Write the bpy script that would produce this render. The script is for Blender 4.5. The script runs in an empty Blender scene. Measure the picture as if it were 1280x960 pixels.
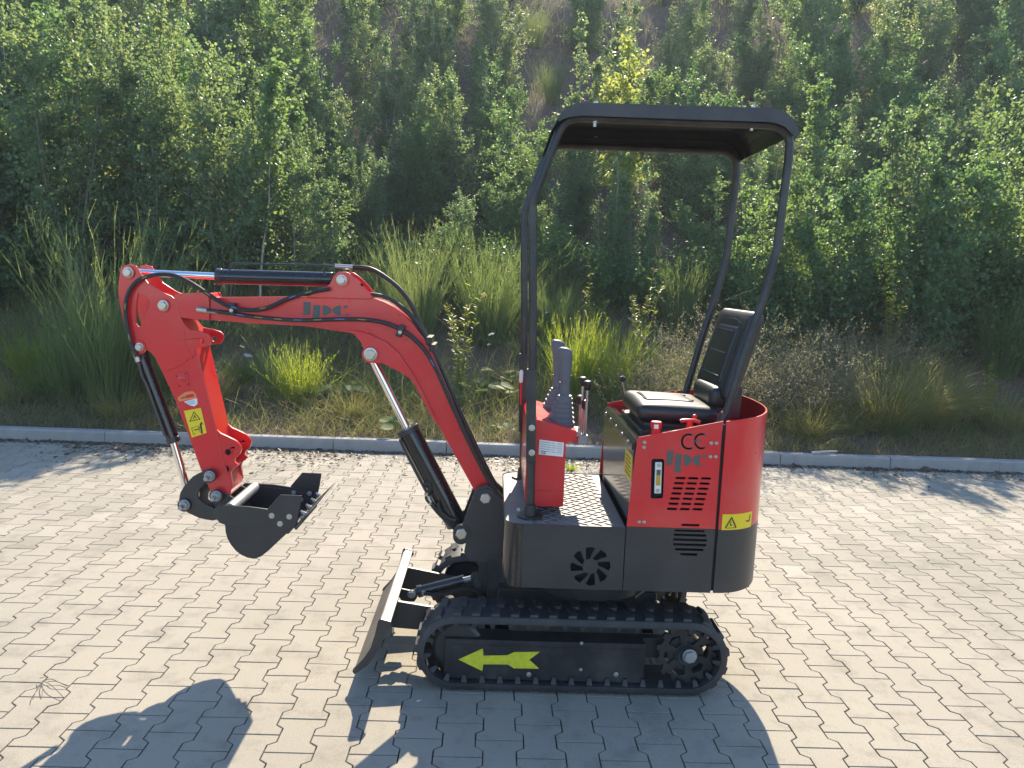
import bpy, bmesh, math, random
import numpy as np
from mathutils import Vector, Matrix
from mathutils.geometry import tessellate_polygon

random.seed(7)
S = bpy.context.scene
COL = S.collection
rad = math.radians

# ------------------------------------------------------------------ camera
F_PX, PITCH, ROLL, CAM_H, YAW = 961.0, 0.136508, 0.038710, 1.56934, 0.024167
_fw = Vector((math.sin(YAW) * math.cos(PITCH), math.cos(YAW) * math.cos(PITCH), -math.sin(PITCH)))
_r0 = Vector((math.cos(YAW), -math.sin(YAW), 0.0))
_u0 = _r0.cross(_fw)
_r = math.cos(ROLL) * _r0 + math.sin(ROLL) * _u0
_u = math.cos(ROLL) * _u0 - math.sin(ROLL) * _r0
CAM = Vector((0, 0, CAM_H))
cd = bpy.data.cameras.new("camera")
cam = bpy.data.objects.new("camera", cd)
COL.objects.link(cam)
cam.matrix_world = Matrix(((_r.x, _u.x, -_fw.x, 0), (_r.y, _u.y, -_fw.y, 0), (_r.z, _u.z, -_fw.z, CAM_H), (0, 0, 0, 1)))
cd.sensor_width = 36.0
cd.lens = F_PX / 1280 * 36
cd.clip_start = 0.05
cd.clip_end = 800
S.camera = cam

# ------------------------------------------------------------------ light
SUN_AZ, SUN_EL = rad(8.0), rad(38.0)
w = bpy.data.worlds.new("World")
S.world = w
w.use_nodes = True
nt = w.node_tree
bg = nt.nodes["Background"]
sky = nt.nodes.new("ShaderNodeTexSky")
sky.sky_type = 'NISHITA'
sky.sun_disc = False
sky.sun_elevation = SUN_EL
sky.sun_rotation = SUN_AZ
sky.air_density = 1.0
sky.dust_density = 0.4
sky.ozone_density = 4.0
nt.links.new(sky.outputs[0], bg.inputs[0])
bg.inputs[1].default_value = 0.15
sd = bpy.data.lights.new("sun", 'SUN')
sd.energy = 5.0
sd.angle = rad(0.55)
sd.color = (1.0, 0.87, 0.68)
sun = bpy.data.objects.new("sun", sd)
COL.objects.link(sun)
sv = Vector((math.sin(SUN_AZ) * math.cos(SUN_EL), math.cos(SUN_AZ) * math.cos(SUN_EL), math.sin(SUN_EL)))
sun.rotation_euler = sv.to_track_quat('Z', 'Y').to_euler()
sun.location = (2, 12, 14)
S.view_settings.view_transform = 'Standard'
S.view_settings.look = 'None'
S.view_settings.exposure = 1.10
S.view_settings.gamma = 1
S.view_settings.use_curve_mapping = False
S.render.engine = 'CYCLES'
S.cycles.max_bounces = 8
S.cycles.transparent_max_bounces = 8


# ------------------------------------------------------------------ tracing helpers
def ray(px, py):
    return (px - 640) / F_PX * _r - (py - 480) / F_PX * _u + _fw


def at(px, py, Y):
    """the point of the vertical plane y = Y that the photograph shows at this pixel"""
    d = ray(px, py)
    t = (Y - CAM.y) / d.y
    return CAM + d * t


def atz(px, py, z=0.0):
    d = ray(px, py)
    return CAM + d * ((z - CAM.z) / d.z)


def xz(pts, Y):
    return [(p.x, p.z) for p in (at(a, b, Y) for a, b in pts)]


def to_px(p):
    d = Vector(p) - CAM
    z = d.dot(_fw)
    return 640 + F_PX * d.dot(_r) / z, 480 - F_PX * d.dot(_u) / z, z


# ------------------------------------------------------------------ materials
def mat(name, color, rough=0.5, metal=0.0, noise=0.0, nscale=20.0, bump=0.0, bscale=200.0, coat=0.0, spec=0.5,
        dust=0.0, dust_col=(0.35, 0.31, 0.25), rvar=0.0):
    m = bpy.data.materials.new(name)
    m.use_nodes = True
    n, l = m.node_tree.nodes, m.node_tree.links
    b = n["Principled BSDF"]
    b.inputs["Base Color"].default_value = (*color, 1)
    b.inputs["Roughness"].default_value = rough
    b.inputs["Metallic"].default_value = metal
    b.inputs["Specular IOR Level"].default_value = spec
    b.inputs["Coat Weight"].default_value = coat
    b.inputs["Coat Roughness"].default_value = 0.06
    tc = n.new("ShaderNodeTexCoord")
    src = None
    if noise > 0:
        t = n.new("ShaderNodeTexNoise")
        t.inputs["Scale"].default_value = nscale
        t.inputs["Detail"].default_value = 6
        l.new(tc.outputs["Object"], t.inputs["Vector"])
        mx = n.new("ShaderNodeMix")
        mx.data_type = 'RGBA'
        mx.inputs[6].default_value = (*[c * (1 - noise) for c in color], 1)
        mx.inputs[7].default_value = (*[min(1, c * (1 + noise)) for c in color], 1)
        l.new(t.outputs["Fac"], mx.inputs[0])
        l.new(mx.outputs[2], b.inputs["Base Color"])
        src = mx.outputs[2]
    if dust > 0:
        t2 = n.new("ShaderNodeTexNoise")
        t2.inputs["Scale"].default_value = 7
        t2.inputs["Detail"].default_value = 8
        t2.inputs["Roughness"].default_value = 0.7
        l.new(tc.outputs["Object"], t2.inputs["Vector"])
        mr = n.new("ShaderNodeMapRange")
        mr.inputs[1].default_value = 0.45
        mr.inputs[2].default_value = 0.75
        mr.inputs[3].default_value = 0.0
        mr.inputs[4].default_value = dust
        l.new(t2.outputs["Fac"], mr.inputs[0])
        mx2 = n.new("ShaderNodeMix")
        mx2.data_type = 'RGBA'
        l.new(mr.outputs[0], mx2.inputs[0])
        if src:
            l.new(src, mx2.inputs[6])
        else:
            mx2.inputs[6].default_value = (*color, 1)
        mx2.inputs[7].default_value = (*dust_col, 1)
        l.new(mx2.outputs[2], b.inputs["Base Color"])
    if rvar > 0:
        t4 = n.new("ShaderNodeTexNoise")
        t4.inputs["Scale"].default_value = 9
        t4.inputs["Detail"].default_value = 5
        l.new(tc.outputs["Object"], t4.inputs["Vector"])
        mr2 = n.new("ShaderNodeMapRange")
        mr2.inputs[3].default_value = max(0.02, rough - rvar)
        mr2.inputs[4].default_value = rough + rvar
        l.new(t4.outputs["Fac"], mr2.inputs[0])
        l.new(mr2.outputs[0], b.inputs["Roughness"])
    if bump > 0:
        t3 = n.new("ShaderNodeTexNoise")
        t3.inputs["Scale"].default_value = bscale
        t3.inputs["Detail"].default_value = 3
        l.new(tc.outputs["Object"], t3.inputs["Vector"])
        bp = n.new("ShaderNodeBump")
        bp.inputs["Strength"].default_value = bump
        bp.inputs["Distance"].default_value = 0.002
        l.new(t3.outputs["Fac"], bp.inputs["Height"])
        l.new(bp.outputs[0], b.inputs["Normal"])
    return m


M_RED = mat("red_paint", (0.66, 0.016, 0.022), 0.30, coat=0.5, noise=0.07, nscale=6, dust=0.11, rvar=0.08, bump=0.04, bscale=60)
M_BLACK = mat("black_powder_coat", (0.036, 0.036, 0.037), 0.34, noise=0.2, nscale=9, dust=0.05, rvar=0.1, bump=0.05, bscale=90)
M_BLACKG = mat("black_gloss_paint", (0.016, 0.016, 0.018), 0.16, coat=0.3, dust=0.04, rvar=0.06)
M_FRAME = mat("black_frame_paint", (0.02, 0.02, 0.022), 0.38, dust=0.14, rvar=0.1, bump=0.06, bscale=70)
M_ROOF = mat("black_roof_paint", (0.012, 0.012, 0.014), 0.14, coat=0.3, rvar=0.05)
M_BLADE = mat("scuffed_blade_paint", (0.045, 0.041, 0.038), 0.36, noise=0.3, nscale=7, dust=0.3, dust_col=(0.16, 0.14, 0.12), rvar=0.12, bump=0.1, bscale=50)
M_WORN = mat("worn_cutting_edge", (0.03, 0.03, 0.03), 0.45, noise=0.3, nscale=12, dust=0.7, dust_col=(0.22, 0.20, 0.185), bump=0.15, bscale=60)
M_RUB = mat("track_rubber", (0.028, 0.028, 0.03), 0.62, noise=0.25, nscale=14, dust=0.28, dust_col=(0.16, 0.14, 0.12), bump=0.15, bscale=120)
M_DECK = mat("deck_plate", (0.16, 0.155, 0.15), 0.55, metal=0.1, dust=0.2, bump=0.1, bscale=80)
M_ZINC = mat("zinc_plated_steel", (0.50, 0.48, 0.44), 0.34, metal=0.85, noise=0.15, nscale=60)
M_CHROME = mat("chrome_rod", (0.80, 0.80, 0.82), 0.09, metal=1.0)
M_GALV = mat("bare_worn_steel", (0.34, 0.34, 0.335), 0.48, metal=0.6, noise=0.25, nscale=30)
M_HOSE = mat("hydraulic_hose", (0.018, 0.018, 0.018), 0.45, bump=0.2, bscale=400)
M_VINYL = mat("seat_vinyl", (0.022, 0.022, 0.023), 0.38, bump=0.12, bscale=260, rvar=0.08)
M_SEAM = mat("seat_seam", (0.05, 0.05, 0.05), 0.5)
M_GREY = mat("grey_rubber_grip", (0.13, 0.13, 0.145), 0.55, bump=0.1, bscale=200)
M_KNOB = mat("black_plastic", (0.02, 0.02, 0.02), 0.4)
M_VOID = mat("interior_shade_black", (0.008, 0.008, 0.008), 0.8)  # near-black colour stands in for shade inside openings
M_YEL = mat("yellow_sticker", (0.80, 0.60, 0.02), 0.4, noise=0.06, nscale=80)
M_ARROW = mat("yellow_arrow_print", (0.62, 0.60, 0.03), 0.45, noise=0.25, nscale=60, dust=0.35, dust_col=(0.12, 0.11, 0.06))
M_INK = mat("black_print", (0.02, 0.02, 0.02), 0.45)
M_WHITE = mat("white_sticker", (0.78, 0.76, 0.72), 0.4)
M_ORANGE = mat("orange_sticker", (0.75, 0.24, 0.08), 0.4)
M_LBLUE = mat("blue_print", (0.25, 0.45, 0.65), 0.4)
M_DGREY = mat("dark_grey_lettering", (0.085, 0.095, 0.085), 0.5)
M_AMBER = mat("amber_oil_glass", (0.55, 0.33, 0.05), 0.15)
M_REDP = mat("red_plastic", (0.62, 0.02, 0.02), 0.4)


# ------------------------------------------------------------------ mesh helpers
class Part:
    """vertices in world space; build() stores them relative to origin"""

    def __init__(self):
        self.bm = bmesh.new()

    def face(self, pts):
        vs = [self.bm.verts.new(p) for p in pts]
        return self.bm.faces.new(vs)

    def prism(self, prof, y0, y1, holes=()):
        loops = [list(prof)] + [list(h) for h in holes]
        flat = [p for l in loops for p in l]
        tris = tessellate_polygon([[Vector((p[0], p[1], 0)) for p in l] for l in loops])
        a = [self.bm.verts.new((p[0], y0, p[1])) for p in flat]
        b = [self.bm.verts.new((p[0], y1, p[1])) for p in flat]
        for t in tris:
            try:
                self.bm.faces.new([a[i] for i in t])
                self.bm.faces.new([b[i] for i in reversed(t)])
            except ValueError:
                pass
        k = 0
        for l in loops:
            n = len(l)
            for i in range(n):
                j = (i + 1) % n
                self.bm.faces.new([a[k + i], b[k + i], b[k + j], a[k + j]])
            k += n
        return self

    def pprism(self, px, y0, y1, holes=()):
        return self.prism(xz(px, y0), y0, y1, [xz(h, y0) for h in holes])

    def box(self, x0, x1, y0, y1, z0, z1):
        return self.prism([(x0, z0), (x1, z0), (x1, z1), (x0, z1)], y0, y1)

    def tube(self, pts, r, seg=10, smooth=0, r_end=None, cap=True):
        pts = [Vector(p) for p in pts]
        if smooth:
            q = []
            n = len(pts)
            for i in range(n - 1):
                p0, p1, p2, p3 = pts[max(i - 1, 0)], pts[i], pts[i + 1], pts[min(i + 2, n - 1)]
                for s in range(smooth):
                    t = s / smooth
                    q.append(0.5 * ((2 * p1) + (p2 - p0) * t + (2 * p0 - 5 * p1 + 4 * p2 - p3) * t * t + (3 * p1 - p0 - 3 * p2 + p3) * t ** 3))
            q.append(pts[-1])
            pts = q
        rings = []
        nrm = None
        m = len(pts)
        for i, p in enumerate(pts):
            t = (pts[min(i + 1, m - 1)] - pts[max(i - 1, 0)]).normalized()
            if nrm is None:
                nrm = t.orthogonal().normalized()
            nrm = (nrm - t * nrm.dot(t)).normalized()
            bn = t.cross(nrm)
            rr = r if r_end is None else r + (r_end - r) * i / (m - 1)
            # widen at mitred bends
            rings.append([self.bm.verts.new(p + (nrm * math.cos(a) + bn * math.sin(a)) * rr) for a in (2 * math.pi * k / seg for k in range(seg))])
        for a, b in zip(rings[:-1], rings[1:]):
            for k in range(seg):
                j = (k + 1) % seg
                self.bm.faces.new([a[k], a[j], b[j], b[k]])
        if cap:
            self.bm.faces.new(list(reversed(rings[0])))
            self.bm.faces.new(rings[-1])
        return self

    def lathe(self, c, axis, prof, seg=20):
        """prof: (distance along axis, radius)"""
        axis = Vector(axis).normalized()
        n = axis.orthogonal().normalized()
        b = axis.cross(n)
        c = Vector(c)
        rings = []
        for d, r in prof:
            rings.append([self.bm.verts.new(c + axis * d + (n * math.cos(a) + b * math.sin(a)) * max(r, 1e-5)) for a in (2 * math.pi * k / seg for k in range(seg))])
        for p, q in zip(rings[:-1], rings[1:]):
            for k in range(seg):
                j = (k + 1) % seg
                self.bm.faces.new([p[k], p[j], q[j], q[k]])
        self.bm.faces.new(list(reversed(rings[0])))
        self.bm.faces.new(rings[-1])
        return self

    def build(self, name, m, parent=None, origin=None, bevel=0.0, angle=35, seg=2):
        o0 = Vector(origin) if origin is not None else (ORG if parent is not None else Vector((0, 0, 0)))
        for v in self.bm.verts:
            v.co -= o0
        bmesh.ops.recalc_face_normals(self.bm, faces=self.bm.faces)
        me = bpy.data.meshes.new(name)
        self.bm.to_mesh(me)
        self.bm.free()
        me.materials.append(m)
        me.polygons.foreach_set('use_smooth', [True] * len(me.polygons))
        me.set_sharp_from_angle(angle=rad(angle))
        o = bpy.data.objects.new(name, me)
        COL.objects.link(o)
        if parent is not None:
            o.parent = parent
            if origin is not None:
                o.location = o0 - ORG
        elif origin is not None:
            o.location = o0
        if bevel > 0:
            bv = o.modifiers.new("edge", 'BEVEL')
            bv.width = bevel
            bv.segments = seg
            bv.limit_method = 'ANGLE'
            bv.angle_limit = rad(40)
            bv.harden_normals = True
        return o


ORG = Vector((0, 0, 0))


def inst(src, parent, loc, name=None, rot=None, scale=None):
    """a linked copy of a piece, placed in world space under its parent (all parents share the origin ORG)"""
    o = src.copy()
    if name:
        o.name = name
    COL.objects.link(o)
    o.parent = parent
    o.location = Vector(loc) - (ORG if parent is not None else Vector((0, 0, 0)))
    if rot is not None:
        o.rotation_euler = rot
    if scale is not None:
        o.scale = scale
    return o


def tag(o, label=None, cat=None, group=None, kind=None):
    if label:
        o["label"] = label
    if cat:
        o["category"] = cat
    if group:
        o["group"] = group
    if kind:
        o["kind"] = kind
    return o


def empty(name, loc, label, cat, group=None, rz=0.0):
    o = bpy.data.objects.new(name, None)
    o.empty_display_size = 0.2
    COL.objects.link(o)
    o.location = loc
    o.rotation_euler = (0, 0, rz)
    return tag(o, label, cat, group)


def arr_mesh(name, verts, faces, m, smooth=False):
    """verts (N,3) array, faces (M,k) array"""
    me = bpy.data.meshes.new(name)
    verts = np.ascontiguousarray(verts, dtype=np.float32)
    faces = np.ascontiguousarray(faces, dtype=np.int32)
    k = faces.shape[1]
    me.vertices.add(len(verts))
    me.vertices.foreach_set('co', verts.ravel())
    me.loops.add(faces.size)
    me.loops.foreach_set('vertex_index', faces.ravel())
    me.polygons.add(len(faces))
    me.polygons.foreach_set('loop_start', np.arange(0, faces.size, k, dtype=np.int32))
    me.update(calc_edges=True)
    me.polygons.foreach_set('use_smooth', [bool(smooth)] * len(faces))
    me.materials.append(m)
    return me

# ================================================================== SETTING: paving, kerb, bank
def h_bank(x, y):
    """height of the bank behind the kerb"""
    x = np.asarray(x, float)
    y = np.asarray(y, float)
    z = np.interp(y, [-200, 6.78, 6.9, 7.6, 8.6, 10.0, 12.0, 14.0, 17.0, 21.0, 27.0, 34.0, 40.0, 60.0],
                  [0.07, 0.07, 0.085, 0.16, 0.42, 0.95, 1.65, 2.45, 4.2, 7.0, 11.5, 15.5, 17.0, 17.5])
    n = (np.sin(x * 1.3 + y * 0.7) * 0.5 + np.sin(x * 0.57 - y * 1.1 + 2) * 0.7 + np.sin(x * 2.9 + 1.7 * y) * 0.25) * 0.09
    k = np.clip((y - 7.0) / 3.0, 0, 1)
    return z + n * (0.12 + k * 1.3)


m = M_PAVE = bpy.data.materials.new("concrete_paver")
m.use_nodes = True
n, l = m.node_tree.nodes, m.node_tree.links
b = n["Principled BSDF"]
b.inputs["Roughness"].default_value = 0.82
b.inputs["Specular IOR Level"].default_value = 0.3
geo = n.new("ShaderNodeNewGeometry")
ra = n.new("ShaderNodeValToRGB")
ra.color_ramp.elements[0].color = (0.295, 0.270, 0.214, 1)
ra.color_ramp.elements[1].color = (0.395, 0.362, 0.294, 1)
e = ra.color_ramp.elements.new(0.5)
e.color = (0.35, 0.321, 0.255, 1)
e = ra.color_ramp.elements.new(0.86)
e.color = (0.365, 0.322, 0.266, 1)
l.new(geo.outputs["Random Per Island"], ra.inputs[0])
big = n.new("ShaderNodeTexNoise")
big.inputs["Scale"].default_value = 0.9
big.inputs["Detail"].default_value = 5
l.new(geo.outputs["Position"], big.inputs["Vector"])
mrb = n.new("ShaderNodeMapRange")
mrb.inputs[1].default_value = 0.3
mrb.inputs[2].default_value = 0.7
mrb.inputs[3].default_value = 0.86
mrb.inputs[4].default_value = 1.06
l.new(big.outputs["Fac"], mrb.inputs[0])
fine = n.new("ShaderNodeTexNoise")
fine.inputs["Scale"].default_value = 330
fine.inputs["Detail"].default_value = 2
l.new(geo.outputs["Position"], fine.inputs["Vector"])
mrf = n.new("ShaderNodeMapRange")
mrf.inputs[1].default_value = 0.3
mrf.inputs[2].default_value = 0.7
mrf.inputs[3].default_value = 0.74
mrf.inputs[4].default_value = 1.2
l.new(fine.outputs["Fac"], mrf.inputs[0])
st = n.new("ShaderNodeTexNoise")
st.inputs["Scale"].default_value = 5.5
st.inputs["Detail"].default_value = 7
st.inputs["Roughness"].default_value = 0.72
l.new(geo.outputs["Position"], st.inputs["Vector"])
mrs = n.new("ShaderNodeMapRange")
mrs.inputs[1].default_value = 0.32
mrs.inputs[2].default_value = 0.5
mrs.inputs[3].default_value = 0.74
mrs.inputs[4].default_value = 1.0
l.new(st.outputs["Fac"], mrs.inputs[0])
pr = ra.outputs[0]
for mr in (mrb, mrf, mrs):
    vm = n.new("ShaderNodeVectorMath")
    vm.operation = 'SCALE'
    l.new(pr, vm.inputs[0])
    l.new(mr.outputs[0], vm.inputs[3])
    pr = vm.outputs[0]
l.new(pr, b.inputs["Base Color"])
bp = n.new("ShaderNodeBump")
bp.inputs["Strength"].default_value = 0.35
bp.inputs["Distance"].default_value = 0.0015
l.new(fine.outputs["Fac"], bp.inputs["Height"])
l.new(bp.outputs[0], b.inputs["Normal"])

M_SAND = mat("joint_sand", (0.095, 0.086, 0.068), 0.95, noise=0.4, nscale=40, bump=0.3, bscale=300)
M_KERB = mat("kerb_concrete", (0.31, 0.30, 0.28), 0.85, noise=0.22, nscale=9, dust=0.3, dust_col=(0.16, 0.15, 0.13), bump=0.35, bscale=160)
M_SOIL = mat("reddish_soil", (0.125, 0.078, 0.058), 0.95, noise=0.5, nscale=3.2, dust=0.6, dust_col=(0.10, 0.085, 0.045), bump=0.8, bscale=28)

KERB_Y = 6.70
PP, PL = 0.1385, 0.195
g = 0.0025
# one double-T stone, wide heads at both ends and a waist between
half = [(0.0825 - g, 0.5 * PL - g), (0.0825 - g, 0.305 * PL), (0.0560 - g, 0.205 * PL), (0.0560 - g, -0.205 * PL), (0.0825 - g, -0.305 * PL), (0.0825 - g, -0.5 * PL + g)]
outl = half + [(-x, y) for x, y in reversed(half)]


def offs(poly, d):
    r = []
    nn = len(poly)
    for i in range(nn):
        p0, p1, p2 = Vector(poly[i - 1]), Vector(poly[i]), Vector(poly[(i + 1) % nn])
        e1, e2 = (p1 - p0).normalized(), (p2 - p1).normalized()
        n1, n2 = Vector((e1.y, -e1.x)), Vector((e2.y, -e2.x))
        bis = (n1 + n2).normalized()
        r.append(p1 - bis * (-d) / max(0.5, bis.dot(n1)))
    return [tuple(v) for v in r]


inn = offs(outl, -0.0028) if abs(offs(outl, -0.0028)[0][0]) < outl[0][0] else offs(outl, 0.0011)
NV = len(outl)
pv = np.array([(x, y, -0.016) for x, y in outl] + [(x, y, -0.0010) for x, y in outl] + [(x, y, 0.0) for x, y in inn])
quads = []
for a in (0, NV):
    for i in range(NV):
        j = (i + 1) % NV
        quads.append((a + i, a + j, a + NV + j, a + NV + i) if True else 0)
# orientation: outline runs clockwise seen from above, so flip
quads = [q[::-1] for q in quads]
t0 = 2 * NV
topq = [(t0 + 0, t0 + 1, t0 + 10, t0 + 11), (t0 + 1, t0 + 2, t0 + 9, t0 + 10), (t0 + 2, t0 + 3, t0 + 8, t0 + 9), (t0 + 3, t0 + 4, t0 + 7, t0 + 8), (t0 + 4, t0 + 5, t0 + 6, t0 + 7)]
pq = np.array(quads + [q[::-1] for q in topq])
rng = np.random.default_rng(3)
OX, OY = 0.0635, 2.6388
places = []
for i in range(-52, 56):
    for j in range(-12, 24):
        x = OX + PP * i
        y = OY + PL * (j + (0.5 if i % 2 else 0.0)) + 0.5 * PL
        if y + 0.5 * PL < KERB_Y + 0.06 and y > 0.3:
            places.append((x, y))
vis = []
for k, (x, y) in enumerate(places):
    px, py, z = to_px((x, y, 0))
    if -20 < px < 1300 and py < 985:
        vis.append((z, k))
vis.sort()
single = set(k for z, k in vis[:300])
pavement = bpy.data.objects.new("pavement", arr_mesh("pavement", [(-40, -30, -0.009), (40, -30, -0.009), (40, KERB_Y + 0.05, -0.009), (-40, KERB_Y + 0.05, -0.009)], [(0, 1, 2, 3)], M_SAND))
COL.objects.link(pavement)
tag(pavement, "beige interlocking concrete block paving, sunlit in front of the kerb", None, kind="structure")
pme = arr_mesh("paver", pv, pq, M_PAVE)
rest_v, rest_f = [], []
for k, (x, y) in enumerate(places):
    tx, ty, dz, rz = rng.normal(0, 0.0012), rng.normal(0, 0.0012), rng.normal(0, 0.0004), rng.normal(0, 0.005)
    if k in single:
        o = bpy.data.objects.new("paver", pme)
        COL.objects.link(o)
        o.parent = pavement
        o.location = (x, y, dz)
        o.rotation_euler = (tx, ty, rz)
    else:
        c, s = math.cos(rz), math.sin(rz)
        v = pv.copy()
        vx = v[:, 0] * c - v[:, 1] * s
        vy = v[:, 0] * s + v[:, 1] * c
        v[:, 2] += dz - vx * ty + vy * tx
        v[:, 0], v[:, 1] = vx + x, vy + y
        rest_f.append(pq + len(rest_v) * len(pv))
        rest_v.append(v)
o = bpy.data.objects.new("paver_field", arr_mesh("paver_field", np.concatenate(rest_v), np.concatenate(rest_f), M_PAVE))
COL.objects.link(o)
o.parent = pavement
tag(o, kind="stuff")

# kerb: separate stones
kerb = bpy.data.objects.new("kerb", arr_mesh("kerb", [(-40, KERB_Y + 0.01, -0.1), (40, KERB_Y + 0.01, -0.1), (40, KERB_Y + 0.09, 0.02), (-40, KERB_Y + 0.09, 0.02)], [(0, 1, 2, 3)], M_SAND))
COL.objects.link(kerb)
tag(kerb, "grey concrete kerb between the paving and the planted bank", None, kind="structure")
P_ = Part()
P_.bm.free()
P_ = Part()
prof = [(0.0, -0.12), (0.10, -0.12), (0.10, 0.102), (0.014, 0.102), (0.0, 0.088)]
a = [P_.bm.verts.new((-0.4975, y, z)) for y, z in prof]
b_ = [P_.bm.verts.new((0.4975, y, z)) for y, z in prof]
P_.bm.faces.new(a)
P_.bm.faces.new(b_[::-1])
for i in range(5):
    P_.bm.faces.new([a[i], b_[i], b_[(i + 1) % 5], a[(i + 1) % 5]])
ks = P_.build("kerb_stone", M_KERB, bevel=0.004)
ks.parent = kerb
x0 = 4.60
for i in range(-14, 10):
    loc = Vector((x0 + i + 0.5, KERB_Y + random.gauss(0, 0.004), random.gauss(0, 0.0035)))
    o = ks if i == -14 else inst(ks, kerb, loc)
    o.location = loc
    o.rotation_euler = (random.gauss(0, 0.004), random.gauss(0, 0.001), random.gauss(0, 0.002))

# the bank: one sheet from the kerb up the hill
gx = np.concatenate([np.linspace(-60, -14, 14, endpoint=False), np.linspace(-14, 16, 150), np.linspace(16, 60, 15)[1:]])
gy = np.concatenate([np.linspace(KERB_Y + 0.06, 24, 110), np.linspace(24, 50, 30)[1:]])
X, Y = np.meshgrid(gx, gy)
Z = h_bank(X, Y)
rr = np.random.default_rng(5)
Z += rr.normal(0, 0.012, Z.shape) * np.clip((Y - 6.9) / 0.6, 0, 1)
V = np.stack([X, Y, Z], -1).reshape(-1, 3)
nx = len(gx)
ii = np.arange(len(gy) - 1)[:, None] * nx + np.arange(nx - 1)[None, :]
Fq = np.stack([ii, ii + 1, ii + 1 + nx, ii + nx], -1).reshape(-1, 4)
bank = bpy.data.objects.new("bank", arr_mesh("bank", V, Fq, M_SOIL, True))
COL.objects.link(bank)
tag(bank, "reddish earth bank rising behind the kerb under grass and saplings", None, kind="structure")

# ================================================================== EXCAVATOR
YC = 3.155
ORG = Vector((0.40, YC, 0.0))
ex = empty("mini_excavator", ORG, "red and black mini excavator with open canopy and raised arm, parked on block paving", "excavator")


def mir(y):
    return 2 * YC - y


def bolt_mesh(r, hgt=None, nm="bolt"):
    """hex bolt head with washer facing the camera side (-y), origin on the surface"""
    p = Part()
    hgt = hgt or r * 0.75
    p.lathe((0, 0, 0), (0, -1, 0), [(0, r * 1.2), (r * 0.14, r * 1.2), (r * 0.16, r * 1.08)], 16)
    n = [(r * math.cos(k * math.pi / 3 + 0.2), r * math.sin(k * math.pi / 3 + 0.2)) for k in range(6)]
    a = [p.bm.verts.new((x, -r * 0.16, z)) for x, z in n]
    c = [p.bm.verts.new((x, -hgt, z)) for x, z in n]
    d = [p.bm.verts.new((x * 0.84, -hgt - r * 0.1, z * 0.84)) for x, z in n]
    for i in range(6):
        j = (i + 1) % 6
        p.bm.faces.new([a[i], a[j], c[j], c[i]])
        p.bm.faces.new([c[i], c[j], d[j], d[i]])
    p.bm.faces.new(d)
    return p


_bolts = {}


def bolt(parent, px, py, Y, rpx, m=None, name="bolt", rot=None):
    """hex bolt traced at a pixel of plane Y with a radius given in photo pixels"""
    m = m or M_ZINC
    w_ = at(px, py, Y)
    r = rpx * (w_ - CAM).dot(_fw) / F_PX
    key = (round(r, 4), m.name)
    if key not in _bolts:
        o = bolt_mesh(r).build(name, m, None, origin=(0, 0, 0))
        _bolts[key] = o
        o.parent = parent
        o.location = w_ - ORG
        if rot:
            o.rotation_euler = rot
        return o
    return inst(_bolts[key], parent, w_, name, rot)


# ------------------------------------------------------------------ tracks
def stadium(xa, xb, zc, r, n_arc=18, n_str=14):
    pts = []
    for k in range(n_str):
        pts.append((xa + (xb - xa) * k / n_str, zc + r, 0))
    for k in range(n_arc):
        a = math.pi / 2 - math.pi * k / n_arc
        pts.append((xb + r * math.cos(a), zc + r * math.sin(a), 0))
    for k in range(n_str):
        pts.append((xb - (xb - xa) * k / n_str, zc - r, 0))
    for k in range(n_arc):
        a = -math.pi / 2 - math.pi * k / n_arc
        pts.append((xa + r * math.cos(a), zc + r * math.sin(a), 0))
    return [(p[0], p[1]) for p in pts]


SPX = 0.780
TXA, TXB, TZ, TR = -0.108, 0.785, 0.156, 0.146      # belt centre line ends, height, outer radius of the band
TW = 0.185
LUG = 0.010


def at_path(s, r):
    """point, outward normal and angle at arc length s of the stadium of radius r"""
    L = TXB - TXA
    per = 2 * L + 2 * math.pi * r
    s = s % per
    if s < L:
        return Vector((TXA + s, 0, TZ + r)), Vector((0, 0, 1))
    s -= L
    if s < math.pi * r:
        a = math.pi / 2 - s / r
        nrm = Vector((math.cos(a), 0, math.sin(a)))
        return Vector((TXB, 0, TZ)) + nrm * r, nrm
    s -= math.pi * r
    if s < L:
        return Vector((TXB - s, 0, TZ - r)), Vector((0, 0, -1))
    s -= L
    a = -math.pi / 2 - s / r
    nrm = Vector((math.cos(a), 0, math.sin(a)))
    return Vector((TXA, 0, TZ)) + nrm * r, nrm


_lug_src = {}


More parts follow.
